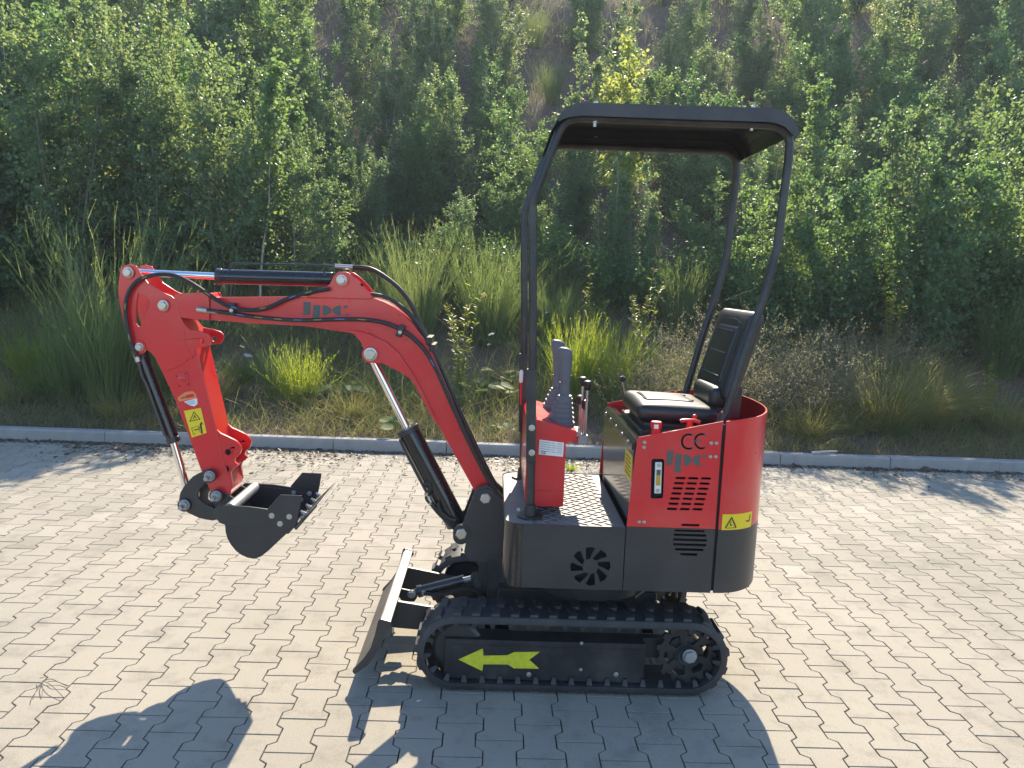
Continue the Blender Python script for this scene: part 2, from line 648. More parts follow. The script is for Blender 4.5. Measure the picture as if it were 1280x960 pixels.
def rubber_track(y_out, side):
    y0, y1 = (y_out, y_out + TW) if side < 0 else (y_out - TW, y_out)
    ym = (y0 + y1) / 2
    p = Part()
    o_ = stadium(TXA, TXB, TZ, TR)
    i_ = stadium(TXA, TXB, TZ, TR - 0.026)
    n_ = len(o_)
    # band cross-section with a slight lip at the edges
    ring = []
    for (ox, oz), (ix, iz) in zip(o_, i_):
        sec = [(ox, y0 + 0.006, oz), (ox, y1 - 0.006, oz), (ox * .7 + ix * .3, y1, oz * .7 + iz * .3), (ix, y1, iz), (ix, y0, iz), (ox * .7 + ix * .3, y0, oz * .7 + iz * .3)]
        ring.append([p.bm.verts.new(v) for v in sec])
    for k in range(n_):
        a, b2 = ring[k], ring[(k + 1) % n_]
        for q in range(6):
            p.bm.faces.new([a[q], a[(q + 1) % 6], b2[(q + 1) % 6], b2[q]])
    tr = p.build("rubber_track", M_RUB, ex, angle=40)
    # tread lugs (two staggered rows) and drive lugs inside
    if 'lug' not in _lug_src:
        q = Part()
        hw, hl = 0.040, 0.019
        b0 = [(-hl, -hw), (hl, -hw), (hl * 1.5, 0), (hl, hw), (-hl, hw), (-hl * 0.4, 0)]
        a = [q.bm.verts.new((x, y, -0.006)) for x, y in b0]
        c = [q.bm.verts.new((x * 0.72, y * 0.94, LUG)) for x, y in b0]
        q.bm.faces.new(a)
        q.bm.faces.new(c[::-1])
        for k in range(6):
            q.bm.faces.new([a[k], c[k], c[(k + 1) % 6], a[(k + 1) % 6]])
        _lug_src['lug'] = q.build("lug", M_RUB, tr, origin=(0, 0, 0), angle=30)
        q = Part()
        a = [q.bm.verts.new((x, y, -0.004)) for x, y in ((-.012, -.022), (.012, -.022), (.012, .022), (-.012, .022))]
        c = [q.bm.verts.new((x, y, 0.026)) for x, y in ((-.006, -.014), (.006, -.014), (.006, .014), (-.006, .014))]
        q.bm.faces.new(a)
        q.bm.faces.new(c[::-1])
        for k in range(4):
            q.bm.faces.new([a[k], c[k], c[(k + 1) % 4], a[(k + 1) % 4]])
        _lug_src['drive'] = q.build("drive_lug", M_RUB, tr, origin=(0, 0, 0), angle=30)
        first = True
    else:
        first = False
    per = 2 * (TXB - TXA) + 2 * math.pi * TR
    N = 37
    for k in range(N):
        for row in (-1, 1):
            s = per * (k + (0.25 if row > 0 else 0)) / N
            pos, nrm = at_path(s, TR)
            pos.y = ym + row * 0.041
            ang = math.atan2(nrm.x, nrm.z)
            rot = Matrix.Rotation(ang, 4, 'Y').to_euler()
            if first and k == 0 and row == -1:
                o = _lug_src['lug']
                o.location = pos - ORG
                o.rotation_euler = rot
            else:
                inst(_lug_src['lug'], tr, pos, "lug", rot)
        s = per * k / N
        pos, nrm = at_path(s * (2 * (TXB - TXA) + 2 * math.pi * (TR - .026)) / per, TR - 0.026)
        pos.y = y0 + 0.03 if side < 0 else y1 - 0.03
        rot = Matrix.Rotation(math.atan2(-nrm.x, -nrm.z), 4, 'Y').to_euler()
        if first and k == 0:
            o = _lug_src['drive']
            o.location = pos - ORG
            o.rotation_euler = rot
        else:
            inst(_lug_src['drive'], tr, pos, "drive_lug", rot)
    return tr


rubber_track(2.744, -1)
rubber_track(mir(2.744), 1)


def track_running_gear(yf, s):
    """cover plate, beam, sprocket, idler and rollers on one side; yf is the outer face, s = +1 goes inward"""
    e1, e2 = sorted((yf, yf + s * 0.10))
    # frame beam with cover
    c = xz([(556, 799), (808, 800), (808, 849), (556, 848)], 2.77)
    x0_, x1_ = c[0][0], c[1][0]
    z1_, z0_ = c[0][1], c[3][1]
    p = Part()
    p.box(x0_, x1_, e1, e2, z0_, z1_)
    tf = p.build("track_frame", M_FRAME, ex, bevel=0.004)
    p = Part()
    f0, f1 = sorted((yf - s * 0.003, yf + s * 0.001))
    p.box(x0_ + 0.03, x1_ - 0.012, f0, f1, z0_ + 0.006, z1_ - 0.02)
    p.build("cover_plate", M_FRAME, tf, bevel=0.001)
    for (xa_, xb_, d0_, d1_, hz) in ((TXA - 0.04, x0_ + 0.02, .03, .07, .035), (x1_ - 0.01, TXB + 0.02, .06, .1, .04)):
        Part().box(xa_, xb_, *sorted((yf + s * d0_, yf + s * d1_)), TZ - hz, TZ + hz).build("idler_fork", M_BLACK, tf, bevel=0.003)
    # idler wheel
    p = Part()
    p.lathe((TXA + 0.005, yf + s * 0.045, TZ), (0, s, 0), [(-.02, .03), (-.02, .085), (-.012, .098), (.03, .098), (.04, .085), (.04, .03)], 28)
    p.build("idler_wheel", M_BLACK, ex, angle=30)
    # rollers
    for px in (661, 770):
        xx = at(px, 846, 2.77).x
        p = Part()
        p.lathe((xx, yf + s * 0.016, 0.072), (0, s, 0), [(-.006, .018), (-.006, .03), (0, .033), (.05, .033), (.055, .02)], 20)
        p.build("roller", M_BLACK, ex, angle=30)
    # sprocket: spoked disc with teeth
    prof = []
    R1, R2 = 0.104, 0.119
    T_ = 13
    for k in range(T_):
        for f, r in ((-.32, R1), (-.16, R2), (.16, R2), (.32, R1)):
            a = 2 * math.pi * (k + f) / T_
            prof.append((SPX + r * math.cos(a), TZ + r * math.sin(a)))
    holes = []
    for k in range(6):
        a0 = 2 * math.pi * k / 6 + 0.2
        holes.append([(SPX + r * math.cos(a0 + d), TZ + r * math.sin(a0 + d)) for r, d in ((.046, -.26), (.082, -.33), (.090, 0), (.082, .33), (.046, .26))])
    sp = Part().prism(prof, *sorted((yf + s * 0.012, yf + s * 0.03)), holes=holes).build("sprocket", M_FRAME, ex, bevel=0.002)
    p = Part()
    p.lathe((SPX, yf + s * 0.012, TZ), (0, -s, 0), [(0, .04), (.012, .036), (.012, .026), (.018, .024)], 24)
    p.build("hub", M_BLACK, sp)
    p = Part()
    p.lathe((SPX, yf + s * 0.030, TZ), (0, s, 0), [(0, .07), (.07, .07)], 24)
    p.build("hub_motor", M_BLACK, sp)
    return tf, sp


tf, sp = track_running_gear(2.772, 1)
track_running_gear(mir(2.772), -1)
bolt(sp, 862, 820, 2.754, 7.6, M_GALV, name="hub_nut")
Part().lathe(at(862, 820, 2.744), (0, -1, 0), [(0, .011), (.004, .010)], 14).build("stud_end", mat("rusty_steel", (0.16, 0.08, 0.045), 0.7, noise=.4), sp)
for q in ((661, 843), (770, 843)):
    bolt(tf, *q, 2.766, 2.6)
for q in ((727, 804), (726, 837)):
    bolt(tf, *q, 2.767, 1.8)
ar = [(573, 824.2), (603.6, 810.4), (604.3, 819.4), (634, 819), (642.7, 815), (675, 814.6), (661.6, 824.5), (674, 835.7), (642.3, 835.2), (634.9, 830.5), (604.3, 830.2), (602.8, 838.6)]
Part().prism(xz(ar, 2.769), 2.7677, 2.7687).build("direction_arrow", M_ARROW, tf)

# ------------------------------------------------------------------ undercarriage
p = Part()
p.box(0.05, 0.70, 2.99, mir(2.99), 0.14, 0.315)
p.box(0.10, 0.62, 2.86, mir(2.86), 0.16, 0.235)
uc = p.build("undercarriage", M_FRAME, ex, bevel=0.006)
p = Part()
p.lathe((0.43, YC, 0.31), (0, 0, 1), [(0, .25), (.05, .25), (.052, .23), (.09, .23), (.092, .26), (.135, .26)], 40)
p.build("slew_ring", M_FRAME, ex)
p = Part()
p.box(0.005, 0.085, 3.05, 3.26, 0.20, 0.43)
p.build("front_bracket", M_FRAME, uc, bevel=0.005)
# belly hydraulics seen between tracks and house
for (a, bb, r) in (((0.30, 2.98, 0.36), (0.44, 2.95, 0.39), 0.012), ((0.36, 2.96, 0.40), (0.44, 3.0, 0.345), 0.015), ((0.62, 2.95, 0.385), (0.78, 2.97, 0.395), 0.008)):
    Part().tube([a, bb], r, 12).build("hydraulic_fitting", M_BLACK, uc)
p = Part()
p.tube([(0.60, 2.93, 0.32), (0.66, 2.92, 0.375), (0.74, 2.93, 0.388), (0.76, 2.94, 0.37), (0.765, 2.94, 0.32)], 0.007, 8, 5)
p.build("hydraulic_pipe", M_BLACK, uc)

# ------------------------------------------------------------------ dozer blade
YB0, YB1 = 2.765, 3.535
end = [(472.5, 776), (476, 773.5), (489, 777), (490, 784), (484, 788), (480, 798), (472.5, 814), (458, 833), (443, 842.5), (440.5, 839), (441.5, 836), (455, 822), (463.5, 809), (468.5, 793)]
ep = xz(end, YB0)
# curved mouldboard: front face follows the end plate's front edge
fr = xz([(474, 777), (469.5, 793), (464.5, 809), (456, 822), (442, 838.5)], YB0)
bk = xz([(480, 777.5), (475.5, 794), (470, 812), (461, 826), (445, 841)], YB0)
bl = Part().prism(fr + bk[::-1], YB0 + 0.008, YB1 - 0.008).build("dozer_blade", M_BLADE, ex, bevel=0.002)
Part().prism(ep, YB0 - 0.004, YB0 + 0.0075).build("end_plate", M_BLACK, bl, bevel=0.002)
dyb = YB1 + 0.004
Part().prism(ep, dyb - 0.0115, dyb).build("end_plate", M_BLACK, bl, bevel=0.002)
tp = xz([(476.5, 774.8), (488.5, 777.8), (488, 781), (477, 778.2)], YB0)
Part().prism([(x, z + .001) for x, z in tp], YB0 + 0.008, YB1 - 0.012).build("top_flange", mat("scuffed_flange", (0.23, 0.23, 0.225), 0.6, metal=0.2, noise=0.3, nscale=25, dust=0.3, dust_col=(0.12, 0.12, 0.12)), bl, bevel=0.002)
for ya, yb, pts in ((2.955, 2.971, [(497, 752), (549, 760.5), (560, 775), (556, 790), (486, 784), (491, 765)]),
                    (3.345, 3.361, [(508, 709), (572, 722), (590, 728), (590, 745), (500, 742)])):
    pp_ = xz(pts, ya)
    pp_ += []
    Part().prism(pp_, ya, yb).build("blade_arm", M_BLACK, ex, bevel=0.002)
p = Part()
p.box(0.0, 0.08, 2.955, 2.971, 0.13, 0.22)
p.build("arm_lug", M_BLACK, ex)
# blade cylinder on the centre line
yb = 3.14
A_, B_ = at(524, 739, yb), at(580, 725, yb)
cy = Part().tube([A_, B_], 0.0235, 20).build("blade_cylinder", M_BLACKG, ex, angle=40)
d_ = (B_ - A_).normalized()
Part().tube([B_, B_ + d_ * 0.055], 0.012, 14).build("cylinder_rod", M_GALV, cy)
Part().tube([A_ - d_ * 0.006, A_ + d_ * 0.012], 0.0265, 20).build("gland_collar", M_BLACK, cy)
Part().tube([A_ - d_ * 0.045, A_], 0.015, 14).build("clevis", M_BLACK, cy)
for yy in (yb - .035, yb + .028):
    Part().pprism([(502, 736), (516, 739), (522, 746), (518, 752), (503, 752), (497, 744)], yy, yy + .008).build("clevis_plate", M_BLACK, bl)
    Part().pprism([(588, 720), (592, 715), (612, 714), (614, 742), (596, 738), (590, 730)], yy, yy + .008).build("clevis_plate", M_BLACK, uc)
bolt(bl, 514.5, 742.5, yb - .035, 4.5, M_GALV)
bolt(uc, 598, 729, yb - .035, 5, M_BLACK)
bolt(cy, 530, 741, yb - .02, 3.4)
Part().tube([at(*q, yb - .03) for q in [(530, 742), (545, 743.5), (560, 742), (575, 737), (590, 737), (600, 742), (608, 752)]], 0.0075, 10, 5).build("hose", M_HOSE, cy)

# ------------------------------------------------------------------ swing bracket (black boom foot)
ft = [(593, 616), (598, 609), (607, 606), (615, 609), (621, 618), (630, 626), (629, 640), (628, 668), (628, 702), (612, 704), (586, 701), (580, 690), (582.5, 677), (577, 677), (569, 672), (567, 664), (571, 657.5), (578, 655)]
fb = None
for yy in (3.055, 3.235):
    fb = Part().prism(xz(ft, 3.055), yy, yy + 0.018).build("boom_foot", M_BLACK, ex, bevel=0.003)
    if yy < 3.1:
        bolt(fb, 607, 622, yy, 7)
        bolt(fb, 577, 666, yy, 7.5)
        Part().tube([at(607, 622, yy) + Vector((0, -0.006, 0)), at(607, 622, yy)], 0.04, 24).build("pin_boss", M_BLACK, fb)
        Part().tube([at(577, 666, yy) + Vector((0, -0.006, 0)), at(577, 666, yy)], 0.036, 24).build("pin_boss", M_BLACK, fb)
p = Part()
pl = xz([(612, 630), (628, 632), (627, 700), (606, 702)], 3.055)
p.prism(pl, 3.073, 3.235)
p.build("foot_web", M_BLACK, ex)
Part().box(-0.035, 0.07, 3.10, 3.24, 0.27, 0.46).build("swing_post", M_BLACK, uc, bevel=0.005)

# ------------------------------------------------------------------ boom
YM0, YM1 = 3.095, 3.215
boom_px = [(599, 619), (592.5, 612.5), (552.5, 540), (550, 536), (535, 510), (519, 482), (510, 468), (500, 452), (489, 441), (474, 429.5), (458, 421), (437, 416), (405, 411), (380, 407.5), (315, 404), (262.5, 400), (240, 399), (226, 397),
           (226, 368), (259, 366.5), (262, 372), (280, 372), (330, 371.5), (382, 371), (430, 371.5), (467, 373), (480, 377.5), (492.5, 384), (505, 394), (515, 404), (530, 422.5), (540, 440), (555, 475), (575, 522), (580, 540), (600, 583), (615, 612.5), (617, 621), (611, 629), (604, 628)]
boom = Part().pprism(boom_px, YM0, YM1).build("boom", M_RED, ex, bevel=0.004)
# side plates: top ear for the arm cylinder and lower lug for the boom cylinder
ear = [(382, 371.4), (402, 363), (412, 355), (417, 345), (422, 340.5), (428, 339), (436, 341), (445, 348), (454, 357), (467, 373.5), (440, 374)]
lug = [(380, 407), (405, 410), (430, 413), (442.5, 417.5), (451, 427.5), (455, 437.5), (456.5, 447), (461, 452.5), (468, 454), (477, 453.5), (488, 459), (500, 465), (512.5, 473), (519, 482.5), (528, 500), (545, 530), (547, 527), (525, 486), (510, 460), (497, 441), (483, 429), (463, 419), (440, 413.5)]
for yy in (YM0 - 0.010, YM1 - 0.002):
    Part().prism(xz(ear, YM0 - .01), yy, yy + 0.012).build("cylinder_ear", M_RED, boom, bevel=0.003)
    Part().prism(xz(lug, YM0 - .01), yy, yy + 0.012).build("cylinder_lug", M_RED, boom, bevel=0.003)
for yy in (YM0 - 0.013, YM1 + 0.001):
    Part().prism(xz([(218, 368), (229, 366.5), (259, 366), (261, 371), (261.5, 400), (228, 397.5), (216, 392)], YM0 - .013), yy, yy + 0.012).build("tip_plate", M_RED, boom, bevel=0.003)
for (px, py, r) in ((427, 350, 5.5), (463, 443, 7)):
    bolt(boom, px, py, YM0 - 0.016, r)
    c_ = at(px, py, YM0 - 0.011)
    Part().tube([c_ + Vector((0, -.005, 0)), c_ + Vector((0, .01, 0))], 0.034 if r > 6 else 0.03, 24).build("pin_boss", M_RED, boom, bevel=0.001)
    Part().tube([c_ + Vector((0, .01, 0)), c_ + Vector((0, .13, 0))], 0.016, 16).build("pin", M_ZINC, boom)
bolt(boom, 452.5, 356, YM0 - 0.010, 1.6, M_VOID)


for pth in ([(384, 371.6), (410, 371.8), (440, 372.4), (466, 373.6)], [(442, 413.2), (463, 418.6), (483, 428.6), (497, 440.6), (510, 459.6), (525, 485.6), (545, 526)]):
    wp = []
    for (a, b2), (c, d2) in zip(pth[:-1], pth[1:]):
        for k in range(8):
            q = at(a + (c - a) * k / 8, b2 + (d2 - b2) * k / 8, YM0 - .006)
            wp.append(q + Vector((random.gauss(0, .0006), random.gauss(0, .0006), random.gauss(0, .0006))))
    Part().tube(wp, 0.0042, 8).build("weld_bead", M_RED, boom)

# stencil style lettering J p c . on a plane y = const; local units: width 100, height 60
def stencil(parent, fn, m, y_at):
    def poly(pts):
        q = [fn(*t) for t in pts]
        Part().prism(q, y_at - 0.0009, y_at - 0.0001).build("lettering", m, parent)

    poly([(1, 0), (17, 0), (16, 32), (11, 41), (-1, 41), (1, 20)])
    poly([(22, 9), (38, 9), (36, 59), (20, 59)])
    arc = [(43 + 20 * math.sin(t), 25 - 16 * math.cos(t)) for t in (math.pi * k / 10 for k in range(11))]
    poly(arc)
    arc = [(83 - 18 * math.sin(t), 25 - 16 * math.cos(t)) for t in (math.pi * k / 10 for k in range(11))]
    poly(arc)
    poly([(94 + 5 * math.cos(t), 13 + 5 * math.sin(t)) for t in (2 * math.pi * k / 12 for k in range(12))])
    lo = [(83 + 2, 41 - 1)] + [(85 + 14 * math.sin(t), 25 + 16 * math.cos(t)) for t in (0.15, .4, .65, .9)]
    up = [(85 + 12 * math.sin(t), 25 + 14 * math.cos(t)) for t in (.9, .65, .4, .15)]
    poly(lo + up)


def boom_txt(u, v):
    p_ = at(379 + u * 0.565, 377.5 + v * 0.40 + u * 0.008, YM0)
    return p_.x, p_.z


stencil(boom, boom_txt, M_DGREY, YM0)
Part().tube([at(434.5, 393.5, YM0) + Vector((0, -.001, 0)), at(434.5, 393.5, YM0)], 0.003, 10).build("drain_hole", M_VOID, boom)

# ------------------------------------------------------------------ arm (stick)
YS0, YS1 = 3.080, 3.230
plate = [(147.5, 362), (148.5, 348), (151, 337), (155, 331.5), (162, 330), (170, 332.5), (176, 342.5), (185, 354), (202, 365), (214, 370), (222, 378), (224, 392), (228, 401), (233, 408), (237, 412), (250, 414.5), (260, 417.5), (264, 422), (264, 428), (260, 433), (245, 435), (244, 443), (238, 447), (233, 452), (224, 458), (212, 463),
         (230, 535), (202.5, 465), (192.5, 445), (183, 436), (175, 437), (168, 436), (163, 428), (157, 412), (152.5, 395), (149, 378)]
plate = [q for q in plate if q != (230, 535)]
slot = [(173, 366.5), (179, 368), (184.5, 374), (187, 382), (183, 391), (179, 399), (177, 407), (173, 408.5), (169.5, 404), (170, 394), (171, 378)]
hole_e = [(252 + 3.2 * math.cos(t), 427 + 3.6 * math.sin(t)) for t in (2 * math.pi * k / 12 for k in range(12))]
box = [(188, 385), (222, 382), (228, 402), (238, 412), (246, 436), (270, 535), (279, 575), (290, 606), (288, 619), (265, 620), (250, 585), (232, 535), (218, 498), (203, 466), (193, 446), (186, 420)]
arm = Part().pprism(box, YS0 + 0.003, YS1 - 0.003).build("arm", M_RED, ex, bevel=0.003)
for yy in (YS0, YS1 - 0.0115):
    Part().prism(xz(plate, YS0), yy, yy + 0.0115, [xz(slot, YS0), xz(hole_e, YS0)]).build("head_plate", M_RED, arm, bevel=0.003)
low = [(262, 538), (271, 537.5), (276, 542), (285, 546), (295, 551), (300, 556), (302, 561), (300, 567.5), (294, 573), (293, 577), (297.5, 581), (290, 587), (288.5, 592), (291, 608), (284, 605), (275, 570)]
h1 = [(285.5 + 4.2 * math.cos(t), 565 + 4.6 * math.sin(t)) for t in (2 * math.pi * k / 12 for k in range(12))]
h2 = [(283.5 + 3.9 * math.cos(t), 586 + 4.3 * math.sin(t)) for t in (2 * math.pi * k / 12 for k in range(12))]
for yy in (YS0 + 0.006, YS1 - 0.0175):
    Part().prism(xz(low, YS0 + .006), yy, yy + 0.0115, [xz(h1, YS0 + .006), xz(h2, YS0 + .006)]).build("thumb_lug", M_RED, arm, bevel=0.0025)
for yy in (YS0 + 0.006,):
    for c_, r_ in (((285.5, 565), 5.6), ((283.5, 586), 5.2)):
        q_ = at(c_[0], c_[1], YS0 + .006)
        ring_ = lambda r_2: [(q_.x + r_2 * math.cos(2 * math.pi * k / 18), q_.z + r_2 * math.sin(2 * math.pi * k / 18)) for k in range(18)]
        Part().prism(ring_(.0178), YS0 + .001, YS1 - .001, [ring_(.0128)]).build("bush", M_RED, arm, bevel=0.001)
        Part().lathe((q_.x, YS0 + .012, q_.z), (0, 1, 0), [(0, .0127), (.12, .0127)], 14).build("bore_shade_plug", M_VOID, arm)  # dark plug paints the shade inside the bore
gus = [(209, 441), (236, 459), (247, 487), (255, 530), (268, 592), (262, 610), (250, 575), (232, 527), (212, 480), (207, 455)]
Part().prism(xz([(229, 401), (232, 432), (241, 446), (241, 449), (229, 434), (226, 402)], YS0), YS0 - .002, YS0 + .013).build("stiffener", M_RED, arm)
for px, py, r in ((160, 340.5, 5.5), (204, 382, 5.6), (174, 434, 4.6)):
    bolt(arm, px, py, YS0 - 0.006, r)
    c_ = at(px, py, YS0)
    Part().tube([c_ + Vector((0, -.006, 0)), c_ + Vector((0, .004, 0))], 0.028, 24).build("pin_boss", M_RED, arm, bevel=0.001)
    Part().tube([c_, c_ + Vector((0, YS1 - YS0, 0))], 0.015, 14).build("pin", M_ZINC, arm)
# cast square boss on the side of the arm
sq = [(217.5, 467), (233.5, 463.5), (237.5, 482), (221.5, 486)]
Part().prism(xz(sq, YS0 + .003), YS0 - .0015, YS0 + .0035).build("grease_plate", M_RED, arm, bevel=0.002)
Part().lathe(at(227.5, 475, YS0 - .001), (0, -1, 0), [(0, .015), (.003, .015), (.004, .009), (.007, .008)], 14).build("grease_nipple", M_RED, arm)
for q in ((220.5, 470), (231.5, 467.5), (234.5, 480), (224, 482.5)):
    Part().lathe(at(*q, YS0 - .0015), (0, -1, 0), [(0, .003), (.001, .003)], 8).build("screw_hole", M_VOID, arm)
ya = YS0 + 0.003
lw = [(222, 498), (224, 495.5), (232, 490), (241, 489), (244.5, 492), (246, 498), (234, 500), (224, 502)]
Part().prism(xz(lw, ya), ya - .0010, ya - .0002).build("safety_label", M_ORANGE, arm)
Part().prism(xz([(230, 502), (246.5, 497.8), (247, 505), (243, 508), (237, 506.5)], ya), ya - .0011, ya - .0003).build("safety_label", M_WHITE, arm)
Part().prism(xz([(233, 502.6), (243, 500.2), (243.2, 501.6), (233.5, 504)], ya), ya - .0016, ya - .0012).build("label_print", M_LBLUE, arm)
Part().prism(xz([(234, 505), (244, 502.8), (244.2, 504), (236, 506)], ya), ya - .0016, ya - .0012).build("label_print", M_LBLUE, arm)
for k in range(3):
    Part().prism(xz([(226 + k * 2.1, 497.6 - k * .5), (227.4 + k * 2.1, 496 - k * .5), (228.2 + k * 2.1, 499 - k * .5)], ya), ya - .0015, ya - .0011).build("label_print", M_INK, arm)
Part().prism(xz([(232, 494), (242, 491.8), (243, 496), (233, 498)], ya), ya - .0014, ya - .0011).build("label_print", M_REDP, arm)
sk = Part().prism(xz([(230, 513.7), (251, 509.8), (258.5, 541), (239.8, 547)], ya), ya - .0010, ya - .0002).build("warning_sticker", M_YEL, arm)


def line_px(parent, pts, wpx, Y, m, closed=False, name="label_print"):
    """thin printed line following pixels of plane Y"""
    P0 = [at(a, b, Y) for a, b in pts]
    if closed:
        P0.append(P0[0])
    wd = wpx * (P0[0] - CAM).dot(_fw) / F_PX / 2
    p = Part()
    for a, b2 in zip(P0[:-1], P0[1:]):
        d = (b2 - a).normalized()
        nn = Vector((d.z, 0, -d.x)) * wd
        e = d * wd
        p.prism([((a - e + nn).x, (a - e + nn).z), ((b2 + e + nn).x, (b2 + e + nn).z), ((b2 + e - nn).x, (b2 + e - nn).z), ((a - e - nn).x, (a - e - nn).z)], Y - 0.0005, Y)
    return p.build(name, m, parent)


yk = ya - 0.0011
line_px(arm, [(242.5, 515), (237.3, 526.6), (250, 523.8)], 0.9, yk, M_INK, True)
line_px(arm, [(241.5, 523.5), (243.2, 519.5), (245, 522.5)], 0.9, yk - .0006, M_INK)
line_px(arm, [(239.5, 535), (248, 532.5), (250.5, 541)], 0.5, yk, M_INK)
line_px(arm, [(239.5, 535), (242, 543), (244.5, 542)], 0.5, yk - .0006, M_INK)
line_px(arm, [(243.5, 537.5), (248.5, 536.3)], 1.2, yk - .0012, M_INK)
line_px(arm, [(250.7, 530.5), (252, 537.5), (252.6, 541)], 2.0, yk, M_INK)
line_px(arm, [(248.8, 535.5), (251, 533)], 0.8, yk - .0018, M_INK)
line_px(arm, [(251.8, 529), (251.9, 529.6)], 2.2, yk - .0006, M_INK)

# ------------------------------------------------------------------ cylinders of boom, arm and bucket
def cylinder(nm, a, b, r, rod_end, rr, taper=None):
    a, b, e = Vector(a), Vector(b), Vector(rod_end)
    d = (b - a).normalized()
    p = Part()
    p.tube([a, b], r, 24)
    c = p.build(nm, M_BLACKG, ex, angle=40, bevel=0.002)
    Part().tube([b - d * 0.018, b + d * 0.004], r * 1.09, 24).build("gland_collar", M_BLACK, c, bevel=0.002)
    Part().tube([b, e], rr, 18).build("cylinder_rod", M_CHROME, c)
    return c


ym = YC
ac = cylinder("arm_cylinder", at(416, 349.5, ym), at(272.5, 345.5, ym), 0.030, at(168, 340.5, ym), 0.0145)
Part().tube([at(286, 338, ym), at(288, 331.5, ym), at(292, 329.5, ym), at(320, 329.8, ym), at(420, 331.5, ym)], 0.004, 8, 4).build("steel_pipe", M_BLACK, ac)
Part().tube([at(405, 345, ym - .03), at(406, 333, ym - .02), at(409, 332, ym - .02), at(420, 333.5, ym - .02)], 0.004, 8, 4).build("steel_pipe", M_BLACK, ac)
for dy in (0, -.024):
    Part().tube([at(419, 332.6, ym + dy), at(430, 333.4, ym + dy), at(430.2, 333.4, ym + dy), at(441, 334, ym + dy)], 0.0095, 12).build("hose_fitting", M_ZINC, ac)
Part().tube([at(420, 349.6, ym), at(427, 350, ym)], 0.022, 16).build("cylinder_eye", M_BLACK, ac)
bc = cylinder("boom_cylinder", at(571, 655, ym), at(509, 536, ym), 0.046, at(464, 445, ym), 0.0165)
Part().tube([at(577, 666, ym) + Vector((0, -.05, 0)), at(577, 666, ym) + Vector((0, .05, 0))], 0.034, 20).build("cylinder_eye", M_BLACK, bc)
Part().tube([at(*q, ym - .035) for q in [(500, 549), (503, 557), (512, 575), (524, 598), (533, 615), (531, 609)]][:5], 0.006, 10, 4).build("steel_pipe", M_BLACK, bc)
Part().tube([at(*q, ym - .04) for q in [(531, 607), (536, 604), (538, 612), (534, 622), (540, 630), (548, 640), (560, 652), (571, 662), (580, 668)]], 0.011, 10, 5).build("hose", M_HOSE, bc)
Part().tube([at(*q, ym - .05) for q in [(548, 628), (552, 640), (562, 648), (570, 650)]], 0.010, 10, 5).build("hose", M_HOSE, bc)
Part().tube([at(533, 616, ym - .04), at(539, 630, ym - .04)], 0.011, 12).build("hose_fitting", M_ZINC, bc)
kc = cylinder("bucket_cylinder", at(178, 447, ym), at(217, 552, ym), 0.027, at(234, 612, ym), 0.0145)
Part().tube([at(177, 440, ym), at(181, 452, ym)], 0.024, 16).build("cylinder_eye", M_BLACK, kc)
Part().tube([at(*q, ym - .032) for q in [(174, 453), (178, 470), (184, 482), (194, 510), (207, 545)]], 0.007, 8, 4).build("steel_pipe", M_BLACK, kc)
Part().tube([at(168.5, 438, ym - .035), at(173.5, 452, ym - .035)], 0.012, 12).build("hose_fitting", M_ZINC, kc)

# ------------------------------------------------------------------ hoses along boom and arm
def hose(px, Y, r=0.0085, m=None, Ys=None):
    pts = [at(a, b2, Y if Ys is None else Ys[i]) for i, (a, b2) in enumerate(px)]
    return Part().tube(pts, r, 10, 6).build("hydraulic_hose", m or M_HOSE, ex)


M_HOSEP = mat("hose_yellow_print", (0.35, 0.27, 0.08), 0.5)
M_HOSEB = mat("hose_blue_print", (0.10, 0.2, 0.45), 0.5)
H1 = [(171, 446), (165, 432), (160, 412), (157, 392), (158, 374), (164, 360), (174, 350), (189, 344.5), (205, 343), (220, 345), (236, 352), (252, 362), (268, 373), (284, 382), (302, 387), (320, 387.5), (338, 383.5), (356, 375), (376, 368), (396, 363.5), (412, 361)]
H2 = [(258, 388), (272, 389.5), (290, 392), (312, 395.5), (336, 398), (360, 400), (385, 400.5), (410, 399.5), (440, 399), (465, 400.5), (485, 405), (505, 414.5), (522, 428), (535, 444), (546, 463), (558, 490), (572, 522), (588, 556), (604, 588), (616, 609), (628, 624)]
H3 = [(441, 334), (455, 334.5), (468, 338), (484, 348), (500, 362), (513, 380), (521, 398), (529, 414), (538, 433), (549, 460), (562, 492), (577, 526), (594, 562), (608, 591), (619, 612), (630, 626)]
H4 = [(463, 368), (478, 370.5), (494, 378), (508, 389), (520, 403), (530, 418), (540, 437), (552, 462), (567, 497), (583, 532), (599, 566), (612, 592), (622, 612)]
hs1 = hose(H1, YS0 - 0.016)
hs2 = hose(H2, YM0 - 0.024)
hs3 = hose(H3, YC - .02)
hs4 = hose([(a + 1.5, b2 + 1) for a, b2 in H3], YC + .02)
hs5 = hose(H4, YC - .045)
hs6 = hose(H4, YC + .045)
hs7 = hose(H1, YS1 + 0.016)


def hose_print(h, px, Y, spans):
    """printed dashes on the hose cover"""
    for k, (i, m_) in enumerate(spans):
        a, b2 = Vector(at(*px[i], Y)), Vector(at(*px[i + 1], Y))
        c_ = a.lerp(b2, 0.3) + Vector((0, -0.0078, 0.0012))
        e = a.lerp(b2, 0.7) + Vector((0, -0.0078, 0.0012))
        Part().tube([c_, e], 0.0022, 6).build("hose_print", m_, h)


